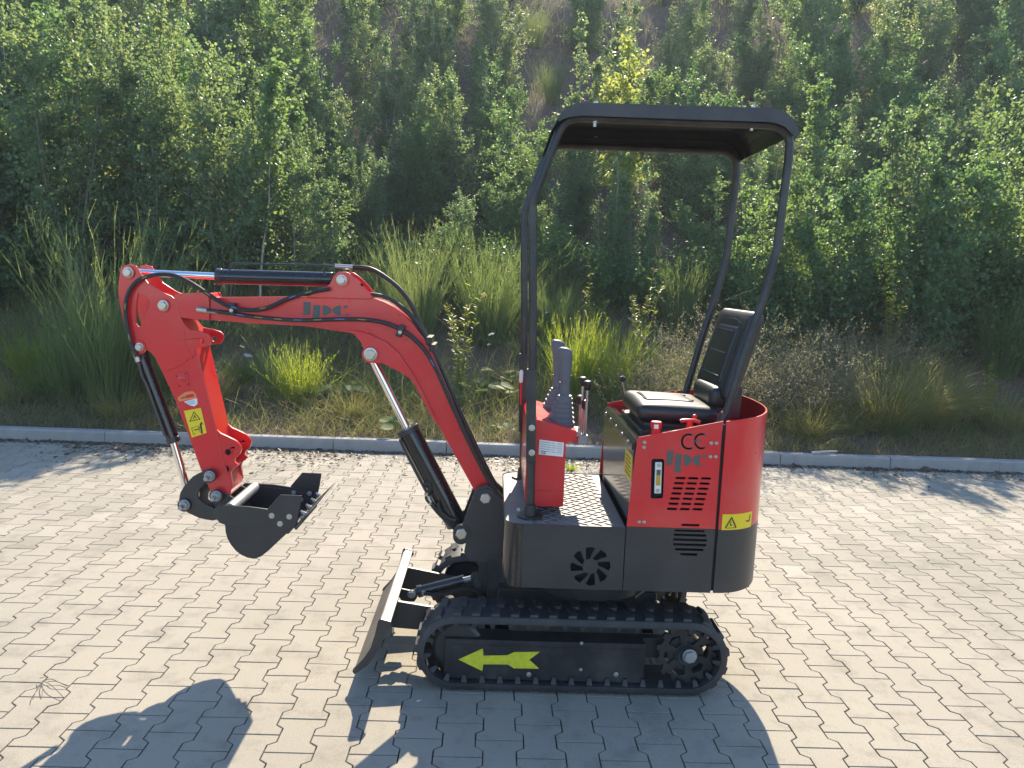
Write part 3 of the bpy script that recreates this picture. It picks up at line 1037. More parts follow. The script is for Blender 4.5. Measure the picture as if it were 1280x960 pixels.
hose_print(hs1, H1, YS0 - .016, [(1, M_HOSEP), (3, M_HOSEP), (6, M_HOSEP), (11, M_HOSEP), (13, M_HOSEB), (15, M_HOSEP), (17, M_HOSEB), (18, M_HOSEP)])
hose_print(hs2, H2, YM0 - .024, [(2, M_HOSEB), (3, M_HOSEP), (4, M_HOSEP), (5, M_HOSEB), (6, M_HOSEP), (7, M_HOSEB), (8, M_HOSEP), (13, M_HOSEB)])
ff = Part()
ff.tube([at(246.5, 386.5, YM0 - .022), at(259, 388.3, YM0 - .022)], 0.011, 12)
ff.tube([at(259, 388.3, YM0 - .022), at(272.5, 389.7, YM0 - .022)], 0.0098, 12)
ff.build("hose_fitting", M_ZINC, hs2)
for (a, b2, Yc, L_) in (((289, 379), (289, 394), YM0 - .036, 7), ((503, 407), (497, 421), YM0 - .036, 7)):
    A2, B2 = at(*a, Yc), at(*b2, Yc)
    p = Part()
    d = (B2 - A2).normalized()
    nn = Vector((d.z, 0, -d.x)) * 0.011
    p.prism([((A2 + nn).x, (A2 + nn).z), ((B2 + nn).x, (B2 + nn).z), ((B2 - nn).x, (B2 - nn).z), ((A2 - nn).x, (A2 - nn).z)], Yc, YM0 + 0.001)
    hc = p.build("hose_clamp", M_KNOB, boom, bevel=0.002)
    mid = (A2 + B2) / 2
    p2 = to_px(mid)
    bolt(boom, p2[0], p2[1] + 1.5, Yc, 2.0)
for q in ((537, 425), (541, 434)):
    c_ = at(*q, YC - .03)
    Part().box(c_.x - .012, c_.x + .012, YC - .07, YC + .07, c_.z - .016, c_.z + .014).build("hose_clamp", M_KNOB, boom, bevel=0.003)
for i in (9, 11, 13):
    c_ = at(H3[i][0] - 1, H3[i][1] + 1, YC - .05)
    Part().tube([c_ + Vector((-.012, 0, -.02)), c_ + Vector((.014, -.004, .004))], 0.005, 8).build("cable_tie", M_KNOB, boom)

# ------------------------------------------------------------------ bucket and linkage
YK0, YK1 = 2.99, 3.32
up_pl = [(268.4, 635), (271, 632), (280, 632), (310, 633.5), (336, 637), (350, 641), (371, 650), (371.5, 655.6), (360, 668), (340, 657), (281, 656), (275, 654), (268.4, 647), (266.5, 640.6)]
cut = [(334, 637), (350, 618.5), (377, 619.6), (374.5, 636), (371.5, 650), (368, 660), (352, 662), (334, 650)]
shell_side = [(280.6, 650), (281.5, 665), (284, 674), (288, 681), (294, 688.5), (301, 694), (309, 697.5), (318, 699), (326, 696), (335, 689), (352, 673), (371.5, 655), (371.5, 650), (340, 640), (281, 634)]
bks = xz(shell_side, YK0)
bucket = None
p = Part()
# curved floor sheet
path = xz([(279, 634), (280, 650), (281.5, 665), (284, 674), (288, 681), (294, 688.5), (301, 694), (309, 697.5), (318, 699), (326, 696), (335, 689), (352, 673), (371.5, 655)], YK0)
inner = []
for i, (x, z) in enumerate(path):
    a, b2 = path[max(i - 1, 0)], path[min(i + 1, len(path) - 1)]
    t = Vector((b2[0] - a[0], b2[1] - a[1])).normalized()
    inner.append((x - t.y * 0.006, z + t.x * 0.006))
p.prism(path + inner[::-1], YK0 + 0.004, YK1 - 0.004)
bucket = p.build("bucket", M_BLACK, ex, bevel=0.001)
for yy in (YK0 + .003, YK1 - .009):
    Part().prism(bks, yy, yy + .006).build("side_wall", M_BLACK, bucket, bevel=0.001)
for yy in (YK0 - .006, YK1 - .004):
    Part().prism(xz(up_pl, YK0 - .006), yy, yy + .010).build("side_plate", M_BLACK, bucket, bevel=0.002)
for yy in (YK0 - .013, YK1 + .006):
    Part().prism(xz(cut, YK0 - .012), yy, yy + .007).build("side_cutter", M_BLACK, bucket, bevel=0.002)
for q in ((339.7, 644.7), (350, 654.7), (361.6, 645.9)):
    bolt(bucket, *q, YK0 - .013, 3.0)
    w_ = at(*q, YK0 - .013)
    c_ = Vector((w_.x, YK1 - .010, w_.z))
    inst(bolt_mesh(0.009).build("bolt", M_GALV, bucket, origin=(0, 0, 0)), bucket, c_)
# bolt-on cutting edge
e0, e1 = Vector((path[-2][0], 0, path[-2][1])), Vector((path[-1][0], 0, path[-1][1]))
d = (e1 - e0).normalized()
nrm = Vector((-d.z, 0, d.x))
st_ = e1 - d * 0.018 - nrm * 0.005
en_ = e1 + d * 0.115
lip = [st_ - nrm * .010, en_ - nrm * .002, en_ + nrm * .002, st_ + nrm * .006]
ce = Part().prism([(v.x, v.z) for v in lip], YK0 - 0.01, YK1 + 0.01).build("cutting_edge", M_WORN, bucket, bevel=0.002)
nt_ = 5
for k in range(4):
    yy = YK0 + 0.035 + k * (YK1 - YK0 - 0.07) / 3
    c_ = e1 + d * 0.035 + nrm * 0.006
    q = Part()
    q.lathe((c_.x, yy, c_.z), (nrm.x, 0, nrm.z), [(0, .014), (.003, .014), (.004, .010), (.012, .010), (.013, .006), (.022, .006)], 6)
    q.build("bolt", M_ZINC, bucket)
# bucket pins and cross tube
tb0 = at(285, 634, YK0 + .02)
Part().tube([Vector((tb0.x + .012, YK0 + .005, tb0.z - .002)), Vector((tb0.x + .012, YK1 - .008, tb0.z - .002))], 0.023, 20).build("bucket_pin", M_GALV, bucket)
# curved links
lk = [(256, 588), (262, 586.5), (268, 589), (270.5, 595), (268, 601), (262, 601.5), (256, 604), (250, 610), (246.5, 618), (248.5, 624), (256, 630), (269, 636), (276, 640), (277, 648), (266, 651), (249, 648), (234, 641), (225.5, 632.5), (223.5, 624), (225, 616), (231, 606), (241, 595.6)]
for yy in (YS0 - .020, YS1 + .008):
    Part().prism(xz(lk, YS0 - .02), yy, yy + .012).build("bucket_link", M_BLACK, ex, bevel=0.003)
Part().prism(xz([(226, 630), (234, 639), (249, 646), (266, 649.5), (275, 647), (275, 642), (268, 638), (255, 632), (247, 626), (240, 618), (232, 620)], YS0 - .02), YS0 - .007, YS1 + .007).build("link_web", M_BLACK, ex, bevel=0.002)
for q in ((262.4, 595), (231, 631), (270.6, 620)):
    c_ = at(*q, YS0 - .02)
    pn = Part().tube([c_ + Vector((0, -.004, 0)), Vector((c_.x, YS1 + .024, c_.z))], 0.013, 16).build("link_pin", M_BLACK, ex)
    Part().tube([c_ + Vector((0, -.010, 0)), c_], 0.027, 20).build("pin_boss", M_BLACK, pn, bevel=0.002)
    bolt(pn, q[0] - .5, q[1], YS0 - .031, 5.6, M_GALV)
    Part().tube([c_ + Vector((0, -.05, 0)), c_ + Vector((0, -.03, 0))], 0.0085, 12).build("stud_end", M_GALV, pn)
for yy in (YS0 - .004, YS1 - .004):
    Part().prism(xz([(262, 616), (272, 611), (292, 622), (300, 634), (296, 640), (276, 642), (266, 630)], YS0), yy, yy + .010).build("bucket_ear", M_BLACK, bucket, bevel=0.002)

# ------------------------------------------------------------------ house: deck, panels, counterweight
YN = 2.762                                   # near side panel plane
ZB = at(780, 738, YN).z                       # underside of the house
ZD = at(700, 657.5, YN).z                     # deck height
XF = at(628, 690, YN + 0.05).x                # front of the house
XR0 = at(893.5, 700, YN).x                    # where the rear shell starts to curve
XP = at(780, 700, YN).x                       # joint between deck skirt and engine panel
ZC = at(835, 660, YN).z                       # colour break red / black


def deck_outline(ins=0.0, r=0.075):
    pts = []
    for (cx, cy, a0) in ((XF + r, YN + r, math.pi), (XP, YN, None), (XP, mir(YN), None), (XF + r, mir(YN) - r, math.pi / 2)):
        if a0 is None:
            pts.append((cx, cy + (ins if cy < YC else -ins)))
        elif cy < YC:
            for k in range(9):
                a = math.pi + (math.pi / 2) * k / 8
                pts.append((cx + (r - ins) * math.cos(a), cy + (r - ins) * math.sin(a)))
        else:
            for k in range(9):
                a = math.pi / 2 + (math.pi / 2) * k / 8
                pts.append((cx + (r - ins) * math.cos(a), cy + (r - ins) * math.sin(a)))
    return pts


def slab(p, outline, z0, z1):
    tris = tessellate_polygon([[Vector((x, y, 0)) for x, y in outline]])
    a = [p.bm.verts.new((x, y, z0)) for x, y in outline]
    b2 = [p.bm.verts.new((x, y, z1)) for x, y in outline]
    for t in tris:
        p.bm.faces.new([a[i] for i in t])
        p.bm.faces.new([b2[i] for i in reversed(t)])
    for i in range(len(outline)):
        j = (i + 1) % len(outline)
        p.bm.faces.new([a[i], a[j], b2[j], b2[i]])
    return p


# deck plate with raised tread
deck = slab(Part(), deck_outline(0.004), ZD - 0.012, ZD).build("floor_plate", M_DECK, ex, bevel=0.003)
p = Part()
for i in range(-14, 22):
    for s in (-1, 1):
        # diamond tread: short crossing ribs
        pass
dx, dy = 0.052, 0.030
x_, y_ = 0.27, YN + 0.02
ribs = Part()
k = 0
yy = YN + 0.03
while yy < mir(YN) - 0.03:
    xx = XF + 0.09 + (dx / 2 if k % 2 else 0)
    while xx < XP - 0.03:
        sgn = 1 if k % 2 else -1
        c, s = math.cos(0.6 * sgn), math.sin(0.6 * sgn)
        L2, W2 = 0.030, 0.0036
        pts = [(xx + a * c - b2 * s, yy + a * s + b2 * c) for a, b2 in ((-L2, 0), (0, -W2), (L2, 0), (0, W2))]
        lo = [ribs.bm.verts.new((a, b2, ZD - .0005)) for a, b2 in pts]
        hi = [ribs.bm.verts.new((xx + (a - xx) * .6, yy + (b2 - yy) * .6, ZD + .0042)) for a, b2 in pts]
        for i in range(4):
            ribs.bm.faces.new([lo[i], lo[(i + 1) % 4], hi[(i + 1) % 4], hi[i]])
        ribs.bm.faces.new(hi)
        xx += dx
    yy += dy
    k += 1
tr_ = ribs.build("floor_tread", M_DECK, deck)
tag(tr_, kind="stuff")

# deck skirt: a thin bent sheet with the fan cut-out on the flat
ol = deck_outline(0.0)
near_flat = [q for q in ol if q[1] <= YN + 1e-6]
XS = XF + 0.075
fanc = at(738, 708, YN)
FR = 25 * (fanc - CAM).dot(_fw) / F_PX
fan = []
for k in range(8):
    a0 = 2 * math.pi * k / 8 + 0.1
    q = []
    for r_, d_ in ((.40, -.20), (.62, -.02), (1.0, .12), (1.02, .42), (.94, .60), (.66, .48), (.42, .36)):
        q.append((fanc.x + FR * r_ * math.cos(a0 - d_ + .3), fanc.z + FR * r_ * math.sin(a0 - d_ + .3)))
    fan.append(q)
sk_ = Part()
sk_.prism([(XS, ZB), (XP - .001, ZB), (XP - .001, ZD + .003), (XS, ZD + .003)], YN, YN + .004, fan)
skirt = sk_.build("deck_skirt", M_BLACK, ex)
p = Part()
bend = [q for q in ol if q[0] <= XS + 1e-4 and q[1] < YC]
bend2 = [q for q in ol if q[0] <= XS + 1e-4 and q[1] > YC]
loop = [(XS, YN)] + sorted(bend, key=lambda q: -q[0])
loop = [(XS + 0.0002, YN)] + [(XF + .075 + .075 * math.cos(a), YN + .075 + .075 * math.sin(a)) for a in (-math.pi / 2 - math.pi / 2 * k / 10 for k in range(11))] + [(XF, mir(YN) - .075)] + [(XF + .075 + .075 * math.cos(a), mir(YN) - .075 + .075 * math.sin(a)) for a in (math.pi - math.pi / 2 * k / 10 for k in range(11))] + [(XP, mir(YN))]


def strip(p, loop, z0, z1, th=0.004, z1f=None):
    """vertical sheet along a plan line, thickened towards the left of travel"""
    L_ = [Vector(q) for q in loop]
    inn_ = []
    for i, q in enumerate(L_):
        t = (L_[min(i + 1, len(L_) - 1)] - L_[max(i - 1, 0)]).normalized()
        inn_.append(q + Vector((t.y, -t.x)) * th)
    rows = []
    for i in range(len(L_)):
        zt = z1 if z1f is None else z1f(i, L_[i])
        zb = z0 if not callable(z0) else z0(i, L_[i])
        rows.append([p.bm.verts.new((L_[i].x, L_[i].y, zb)), p.bm.verts.new((L_[i].x, L_[i].y, zt)), p.bm.verts.new((inn_[i].x, inn_[i].y, zt)), p.bm.verts.new((inn_[i].x, inn_[i].y, zb))])
    for a, b2 in zip(rows[:-1], rows[1:]):
        for k in range(4):
            p.bm.faces.new([a[k], b2[k], b2[(k + 1) % 4], a[(k + 1) % 4]])
    p.bm.faces.new(rows[0][::-1])
    p.bm.faces.new(rows[-1])
    return p


strip(Part(), loop, ZB, ZD + .003).build("front_skirt", M_BLACKG, ex, angle=50)
p = Part()
pts = [(x, y) for x, y in ol]
slab(p, deck_outline(0.006), ZB + .004, ZB + .010).build("belly_plate", M_BLACK, ex)
# dark core added to stand in for the shade behind the cut-outs
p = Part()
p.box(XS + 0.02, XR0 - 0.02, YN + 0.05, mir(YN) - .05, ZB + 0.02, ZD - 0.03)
p.build("dark_core", M_VOID, ex)

# near engine panel: black lower plate and red upper plate with slots
GAP = 0.0025
lowslots = [((852, 868 + 7), 656.5), ((843, 879.5), 662), ((842, 883), 669), ((841, 884), 675), ((841, 883), 681), ((843.5, 879.5), 687), ((850, 872), 693)]
zt_ = at(860, 661.5, YN).z


def slot_hole(x0, x1, py, hpx):
    a, b2 = at(x0, py, YN), at(x1, py, YN)
    r_ = hpx * (a - CAM).dot(_fw) / F_PX / 2
    zc_ = (a.z + b2.z) / 2
    pts = []
    for k in range(5):
        t = math.pi / 2 + math.pi * k / 4
        pts.append((a.x + r_ + r_ * math.cos(t), zc_ + r_ * math.sin(t)))
    for k in range(5):
        t = -math.pi / 2 + math.pi * k / 4
        pts.append((b2.x - r_ + r_ * math.cos(t), zc_ + r_ * math.sin(t)))
    return pts


holes = [slot_hole(*s, py, 3.2) for s, py in lowslots[2:]]
holes.append(slot_hole(843, 881, 663.6, 2.6))
zc0 = at(783, 658.6, YN).z
zc1 = at(889, 661.0, YN).z
XE = at(891, 700, YN).x
panel_lo = Part().prism([(XP + GAP, ZB), (XE, ZB), (XE, ZC), (XP + GAP, ZC)], YN, YN + .004, holes).build("engine_panel", M_BLACK, ex)
red_px = [(781.5, 657.8), (790, 600), (796.5, 550), (799, 546.5), (845, 538), (904.5, 526.5), (902, 545), (890.5, 660)]
rp = xz(red_px, YN)
rp[0] = (XP + GAP, ZC + .0012)
rp[-1] = (XE, ZC + .0012)
rows = [(837.5, 590.5, 598.0), ]
up = []
for r_ in range(7):
    yp = 597.6 + r_ * 6.42
    xs = 844.3 - r_ * 1.78
    for c in range(3):
        up.append(slot_hole(xs + c * 15.9, xs + c * 15.9 + 13.0, yp + c * 0.25, 3.1))
gz = [(813.2, 622), (814.5, 575), (816.5, 573.6), (828.5, 573.6), (830.6, 576), (829, 621), (827, 623), (815, 623)]
up.append(slot_hole(851.5, 874.5, 656.4, 3.1))
panel_up = Part().prism(rp, YN, YN + .004, up + [xz(gz, YN)]).build("engine_cover", M_RED, ex)
Part().pprism([(812, 572), (832, 572), (832, 625), (812, 625)], YN + .018, YN + .022).build("gauge_recess", M_VOID, panel_up)
gl = Part().pprism([(819.3, 578), (827.5, 578), (826.3, 617), (818, 617)], YN + .004, YN + .012).build("oil_gauge", M_WHITE, panel_up, bevel=0.002)
Part().pprism([(820.8, 588), (825.8, 588), (825.3, 607), (820, 607)], YN + .002, YN + .006).build("gauge_glass", M_AMBER, panel_up, bevel=0.001)
Part().pprism([(820.9, 587.5), (825.9, 587.5), (825.7, 594), (820.7, 594)], YN + .001, YN + .006).build("gauge_scale", M_DGREY, panel_up)
for q in ((823.8, 581.5), (822.3, 613.2)):
    bolt(panel_up, *q, YN + .004, 2.2)
for q in ((805.6, 553), (805, 559.3), (889, 554), (895.5, 554), (888, 571), (894.5, 571), (799, 652.5), (805, 652.5)):
    c_ = at(*q, YN)
    Part().lathe(c_, (0, -1, 0), [(0, .0072), (.002, .0068), (.0045, .004)], 12).build("rivet", M_ZINC, panel_up)


def panel_txt(u, v):
    p_ = at(833.5 + u * 0.505 - v * 0.02, 563.0 + v * 0.455 + u * 0.012, YN)
    return p_.x, p_.z


stencil(panel_up, panel_txt, M_DGREY, YN)


def arc_px(cx, cy, rx, ry, a0, a1, n_=12):
    return [(cx + rx * math.cos(rad(a0 + (a1 - a0) * k / n_)), cy - ry * math.sin(rad(a0 + (a1 - a0) * k / n_))) for k in range(n_ + 1)]


line_px(panel_up, arc_px(861, 552, 8.6, 9.0, 60, 300, 14), 2.5, YN - .0002, M_DGREY, name="lettering")
line_px(panel_up, arc_px(877, 551.5, 8.4, 9.0, 60, 300, 14), 2.5, YN - .0002, M_DGREY, name="lettering")
line_px(panel_up, [(869, 551.4), (876, 551.2)], 2.3, YN - .0008, M_DGREY, name="lettering")

# rear shell: red above, black below, bent round the back
XT = 1.098
A_e, B_e = XT - XR0, YC - YN


def rear_plan(t):
    """t 0 at the near side joint, 1 at the far side joint; a superellipse round the back"""
    a = -math.pi / 2 + math.pi * t
    ex_ = 2 / 2.35
    c, s = math.cos(a), math.sin(a)
    return (XR0 + A_e * abs(c) ** ex_, YC + B_e * math.copysign(abs(s) ** ex_, s))


NR = 44
ts = [0.5 - 0.5 * math.cos(math.pi * k / NR) for k in range(NR + 1)]
# keep the sample density up where the superellipse bends
plan = [(XR0 + .004, YN)] + [rear_plan(k / NR) for k in range(1, NR)] + [(XR0 + .004, mir(YN))]
ztop_n = at(905, 527, YN).z
ztop_r = at(946, 507, 3.02).z


def ztop(i, q):
    f = min(1, max(0, (q.x - XR0) / A_e))
    return ztop_n + (ztop_r - ztop_n) * (f ** 0.8)


def zbreak(i, q):
    return ZC


plan_r = plan[::-1]
strip(Part(), plan_r, ZC + .0006, None, 0.006, ztop).build("counterweight", M_RED, ex, angle=50)
strip(Part(), plan_r, ZB, ZC, 0.006).build("counterweight_skirt", M_BLACK, ex, angle=50)
zb_in = ZB + .012
slab(Part(), [(XP + .02, YN + .012)] + [(x * .985 + .985 * 0 + .015 * .8, y) for x, y in [(YC and (q[0], YC + (q[1] - YC) * .97)) for q in plan]] + [(XP + .02, mir(YN) - .012)], ZB + .004, ZB + .012).build("belly_plate", M_BLACK, ex)
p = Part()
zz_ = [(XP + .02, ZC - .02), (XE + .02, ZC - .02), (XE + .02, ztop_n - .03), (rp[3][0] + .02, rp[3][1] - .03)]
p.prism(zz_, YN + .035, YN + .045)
p.build("slot_light_block", M_VOID, ex)  # added dark plate, keeps daylight from showing through the vent slots
Part().box(XE - .012, XE + .03, YN + .0065, YN + .012, ZB + .01, ztop_n - .012).build("seam_light_block", M_VOID, ex)  # added dark filler so no light shows through the panel seam
# far side panels, same shape as the near one
rpf = list(rp)
Part().prism(rpf, mir(YN) - .004, mir(YN)).build("engine_cover", M_RED, ex)
Part().prism([(XP + GAP, ZB), (XE, ZB), (XE, ZC), (XP + GAP, ZC)], mir(YN) - .004, mir(YN)).build("engine_panel", M_BLACK, ex)
# warning sticker wrapped on the rear shell: follows the plan line a millimetre outside
def shell_patch(name, u0, u1, z0, z1, m_, parent, off=0.0012, n_=10, slope=0.0):
    p = Part()
    L_ = [Vector(q) for q in plan]
    cum = [0]
    for a, b2 in zip(L_[:-1], L_[1:]):
        cum.append(cum[-1] + (b2 - a).length)

    def pos(u):
        for i in range(len(L_) - 1):
            if cum[i + 1] >= u:
                f = (u - cum[i]) / (cum[i + 1] - cum[i])
                q = L_[i].lerp(L_[i + 1], f)
                t = (L_[i + 1] - L_[i]).normalized()
                return q + Vector((t.y, -t.x)) * off
        return L_[-1]

    prev = None
    for k in range(n_ + 1):
        u = u0 + (u1 - u0) * k / n_
        q = pos(u)
        zz = slope * (u - u0)
        cur = (p.bm.verts.new((q.x, q.y, z0 + zz)), p.bm.verts.new((q.x, q.y, z1 + zz)))
        if prev:
            p.bm.faces.new([prev[0], cur[0], cur[1], prev[1]])
        prev = cur
    return p.build(name, m_, parent)


cw = bpy.data.objects["counterweight"]
zs1, zs0 = at(898, 642.6, YN).z, at(898, 663, YN).z
shell_patch("warning_sticker", 0.012, 0.155, zs0 + .002, zs1, M_YEL, cw)
hz_ = zs1 - zs0
for (a, b2, c, d) in ((0.026, 0.030, .16, .20), (0.030, 0.062, .14, .20),):
    pass


def shell_line(pts, wd, m_):
    for (ua, za), (ub, zb) in zip(pts[:-1], pts[1:]):
        n_ = 8
        for k in range(n_):
            f0, f1 = k / n_, (k + 1) / n_
            u0, u1 = ua + (ub - ua) * f0, ua + (ub - ua) * f1
            zz0, zz1 = za + (zb - za) * f0, za + (zb - za) * f1
            lo_, hi_ = min(zz0, zz1), max(zz0, zz1)
            shell_parts.append((min(u0, u1) - wd / 2, max(u0, u1) + wd / 2, lo_ - wd / 2, hi_ + wd / 2, m_))


shell_parts = []
T0 = zs0 + hz_ * .16
T1 = zs0 + hz_ * .80
shell_line([(0.026, T0), (0.070, T0)], .0022, M_INK)
shell_line([(0.026, T0), (0.048, T1)], .0022, M_INK)
shell_line([(0.070, T0), (0.048, T1)], .0022, M_INK)
shell_line([(0.044, T0 + .012), (0.052, T0 + .010)], .003, M_INK)
shell_line([(0.046, T0 + .010), (0.046, T0 + .024)], .003, M_INK)
shell_line([(0.138, zs0 + hz_ * .45), (0.140, zs0 + hz_ * .80)], .004, M_INK)
shell_line([(0.118, zs0 + hz_ * .48), (0.136, zs0 + hz_ * .44)], .004, M_INK)
for i, (u0, u1, z0, z1, m_) in enumerate(shell_parts):
    shell_patch("label_print", u0, u1, z0, z1, m_, cw, off=0.0018 + 0.0001 * (i % 5), n_=2)

# ------------------------------------------------------------------ engine bay, front wall, top frame
XW = XP + 0.012
ZT0 = at(800, 549, YN).z
p = Part()
p.box(XW, XW + 0.006, YN + .006, mir(YN) - .006, ZD - .005, ZT0 - .03)
fw_ = p.build("seat_box_front", M_BLACKG, ex)
p = Part()
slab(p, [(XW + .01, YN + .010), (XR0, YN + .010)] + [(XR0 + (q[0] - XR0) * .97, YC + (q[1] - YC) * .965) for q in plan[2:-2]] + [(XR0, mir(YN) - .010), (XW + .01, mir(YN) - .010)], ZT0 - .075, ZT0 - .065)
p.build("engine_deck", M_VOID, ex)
# sloping black channel along the front top edge
ch = Part()
for (ya_, yb_) in ((YN + .012, mir(YN) - .012),):
    ch.prism([(XW - .006, ZT0 - .045), (XW + .05, ZT0 - .045), (XW + .05, ZT0 - .012), (XW + .012, ZT0 - .006), (XW - .006, ZT0 - .02)], ya_, yb_)
cho = ch.build("top_channel", M_BLACKG, ex, bevel=0.003)
for f in (.12, .3, .5, .7, .88):
    yy = YN + f * 2 * B_e
    bo = bolt_mesh(0.008).build("bolt", M_ZINC, cho, origin=(0, 0, 0))
    bo.location = Vector((XW - .006, yy, ZT0 - .032)) - ORG
    bo.rotation_euler = (0, 0, -math.pi / 2)
p = Part()
p.prism([(XW + .05, ZT0 - .03), (XR0 - .05, ZT0 - .03), (XR0 - .05, ZT0 + .008), (XW + .05, ZT0 + .004)], YN + .16, mir(YN) - .16)
p.build("seat_base", M_BLACK, ex, bevel=0.008)
# yellow label on the front of the seat box
lb = Part()
ly0, ly1 = YN + .02, YN + .17
lb.box(XW - .0012, XW - .0002, ly0, ly1, ZD + .17, ZD + .27)
lbo = lb.build("warning_sticker", M_YEL, fw_)
for k in range(5):
    Part().box(XW - .0018, XW - .0014, ly0 + .015 + .004 * k, ly1 - .02, ZD + .185 + k * .016, ZD + .190 + k * .016).build("label_print", M_INK, lbo)
# filler cap, red pull handle, far lever knob
c_ = at(820, 536, YN + .05)
cap = Part().lathe((c_.x, c_.y, c_.z - .03), (0, 0, 1), [(0, .016), (.03, .017), (.034, .021), (.055, .021), (.058, .018)], 20).build("filler_cap", M_REDP, ex)
Part().box(c_.x - .012, c_.x + .004, c_.y - .0225, c_.y - .020, c_.z + .004, c_.z + .020).build("cap_label", M_WHITE, cap)
c_ = at(862, 529, YN + .09)
hd = Part()
hd.tube([(c_.x - .035, c_.y, c_.z + .006), (c_.x - .02, c_.y, c_.z + .010), (c_.x + .02, c_.y, c_.z + .010), (c_.x + .038, c_.y, c_.z + .004)], 0.0075, 10)
hd.tube([(c_.x, c_.y, c_.z - .05), (c_.x, c_.y, c_.z + .01)], 0.013, 10)
hd.build("pull_handle", M_REDP, ex)
c_ = at(778, 474, 3.46)
th = Part().tube([(c_.x + .02, c_.y, c_.z - .08), (c_.x, c_.y, c_.z)], 0.004, 8).build("throttle_lever", M_ZINC, ex)
Part().lathe(c_, (-.3, 0, 1), [(-.012, .008), (-.006, .016), (.006, .016), (.014, .008)], 14).build("lever_knob", M_KNOB, th)
c_ = at(868, 521, 2.9)
Part().lathe(c_, (0, -1, 0), [(0, .01), (.006, .009)], 12).build("bolt", M_REDP, ex)

# ------------------------------------------------------------------ seat
def pad(p, c, X, Yv, Z_, hx, hy, hz, r, puff=0.0):
    """rounded cushion: box with axes X, Yv, Z_ and half sizes, subdivided and rounded"""
    nx_, ny_, nz_ = 10, 10, 4
    c = Vector(c)
    grid = {}

    def pt(u, v, w_):
        q = Vector((u * hx, v * hy, w_ * hz))
        core = Vector((max(-hx + r, min(hx - r, q.x)), max(-hy + r, min(hy - r, q.y)), max(-hz + r, min(hz - r, q.z))))
        d = q - core
        if d.length > 1e-9:
            q = core + d.normalized() * r
        if w_ > 0:
            q.z += puff * (1 - u * u) * (1 - v * v)
        return c + X * q.x + Yv * q.y + Z_ * q.z

    def lin(n_):
        return [-1 + 2 * k / n_ for k in range(n_ + 1)]

    def face(f, A, B):
        vs = [[p.bm.verts.new(f(a, b2)) for b2 in B] for a in A]
        for i in range(len(A) - 1):
            for j in range(len(B) - 1):
                p.bm.faces.new([vs[i][j], vs[i + 1][j], vs[i + 1][j + 1], vs[i][j + 1]])

    xs, ys, zs = lin(16), lin(16), lin(8)
    face(lambda a, b2: pt(a, b2, 1), xs, ys)
    face(lambda a, b2: pt(a, b2, -1), xs, ys)
    face(lambda a, b2: pt(1, a, b2), ys, zs)
    face(lambda a, b2: pt(-1, a, b2), ys, zs)
    face(lambda a, b2: pt(a, 1, b2), xs, zs)
    face(lambda a, b2: pt(a, -1, b2), xs, zs)
    bmesh.ops.remove_doubles(p.bm, verts=p.bm.verts, dist=1e-5)
    return p


seat = empty("seat", ORG, None, None)
del_keys = [k for k in seat.keys()]
seat.parent = ex
seat.location = (0, 0, 0)
ys0, ys1 = 2.955, 3.355
s_fn, s_bn = at(801, 511, ys0), at(872, 514, ys0)
Xc = Vector((1, 0, -0.03)).normalized()
Yv = Vector((0, 1, 0))
Zc = Xc.cross(Yv)
hx = 0.165
cx = s_fn.x + hx - .01
zs_top = s_fn.z
pad(Part(), (cx, (ys0 + ys1) / 2, zs_top - .022), Xc, Yv, Zc, hx, .2, .036, .03, 0.012)
cush = pad(Part(), (cx, (ys0 + ys1) / 2, zs_top - .022), Xc, Yv, Zc, hx, .2, .036, .03, 0.010).build("seat_cushion", M_VINYL, seat, angle=60)
pad(Part(), (cx - .02, YC, zs_top + .014), Xc, Yv, Zc, .10, .105, .012, .011, 0.006).build("cushion_panel", M_VINYL, cush, angle=60)
for f in (-.33, .33):
    Part().tube([Vector((cx - .125, YC + f * .21, zs_top + .0255)), Vector((cx + .085, YC + f * .21, zs_top + .021))], 0.0028, 8).build("seam", M_SEAM, cush)
pad(Part(), (cx + .02, YC, zs_top - .075), Xc, Yv, Zc, hx * .95, .17, .022, .02).build("seat_pan", M_KNOB, seat, angle=60)
# backrest
b_lo, b_hi = at(903, 500, ys0 + .02), at(942, 390, ys0 + .02)
up_ = Vector((b_hi.x - b_lo.x, 0, b_hi.z - b_lo.z))
hl_ = up_.length / 2
up_.normalize()
Nb = up_.cross(Yv)
if Nb.x > 0:
    Nb = -Nb
YBK = 3.19
mid = Vector(((b_lo.x + b_hi.x) / 2, YBK, (b_lo.z + b_hi.z) / 2)) - Nb * .026
Yb = Nb.cross(up_)
back = pad(Part(), mid, up_, Yb, Nb, hl_ + .005, .228, .030, .028, 0.006).build("backrest", M_VINYL, seat, angle=60)
pad(Part(), mid + Nb * .028 - up_ * .01, up_, Yb, Nb, hl_ * .68, .135, .012, .011, .006).build("backrest_panel", M_VINYL, back, angle=60)
for f in (-.55, -.02, .5):
    a_ = mid + Nb * .0435 + up_ * (hl_ * f)
    Part().tube([a_ - Yb * .115, a_ + Nb * .002, a_ + Yb * .115], 0.003, 8).build("seam", M_SEAM, back)
q_ = [mid + Nb * .031 + up_ * u + Yb * v for u, v in ((-.12, -.155), (.03, -.155), (.10, -.145), (.135, -.105), (.142, 0), (.135, .105), (.10, .145), (.03, .155), (-.12, .155))]
Part().tube(q_, 0.0035, 8, 3).build("seam", M_SEAM, back)
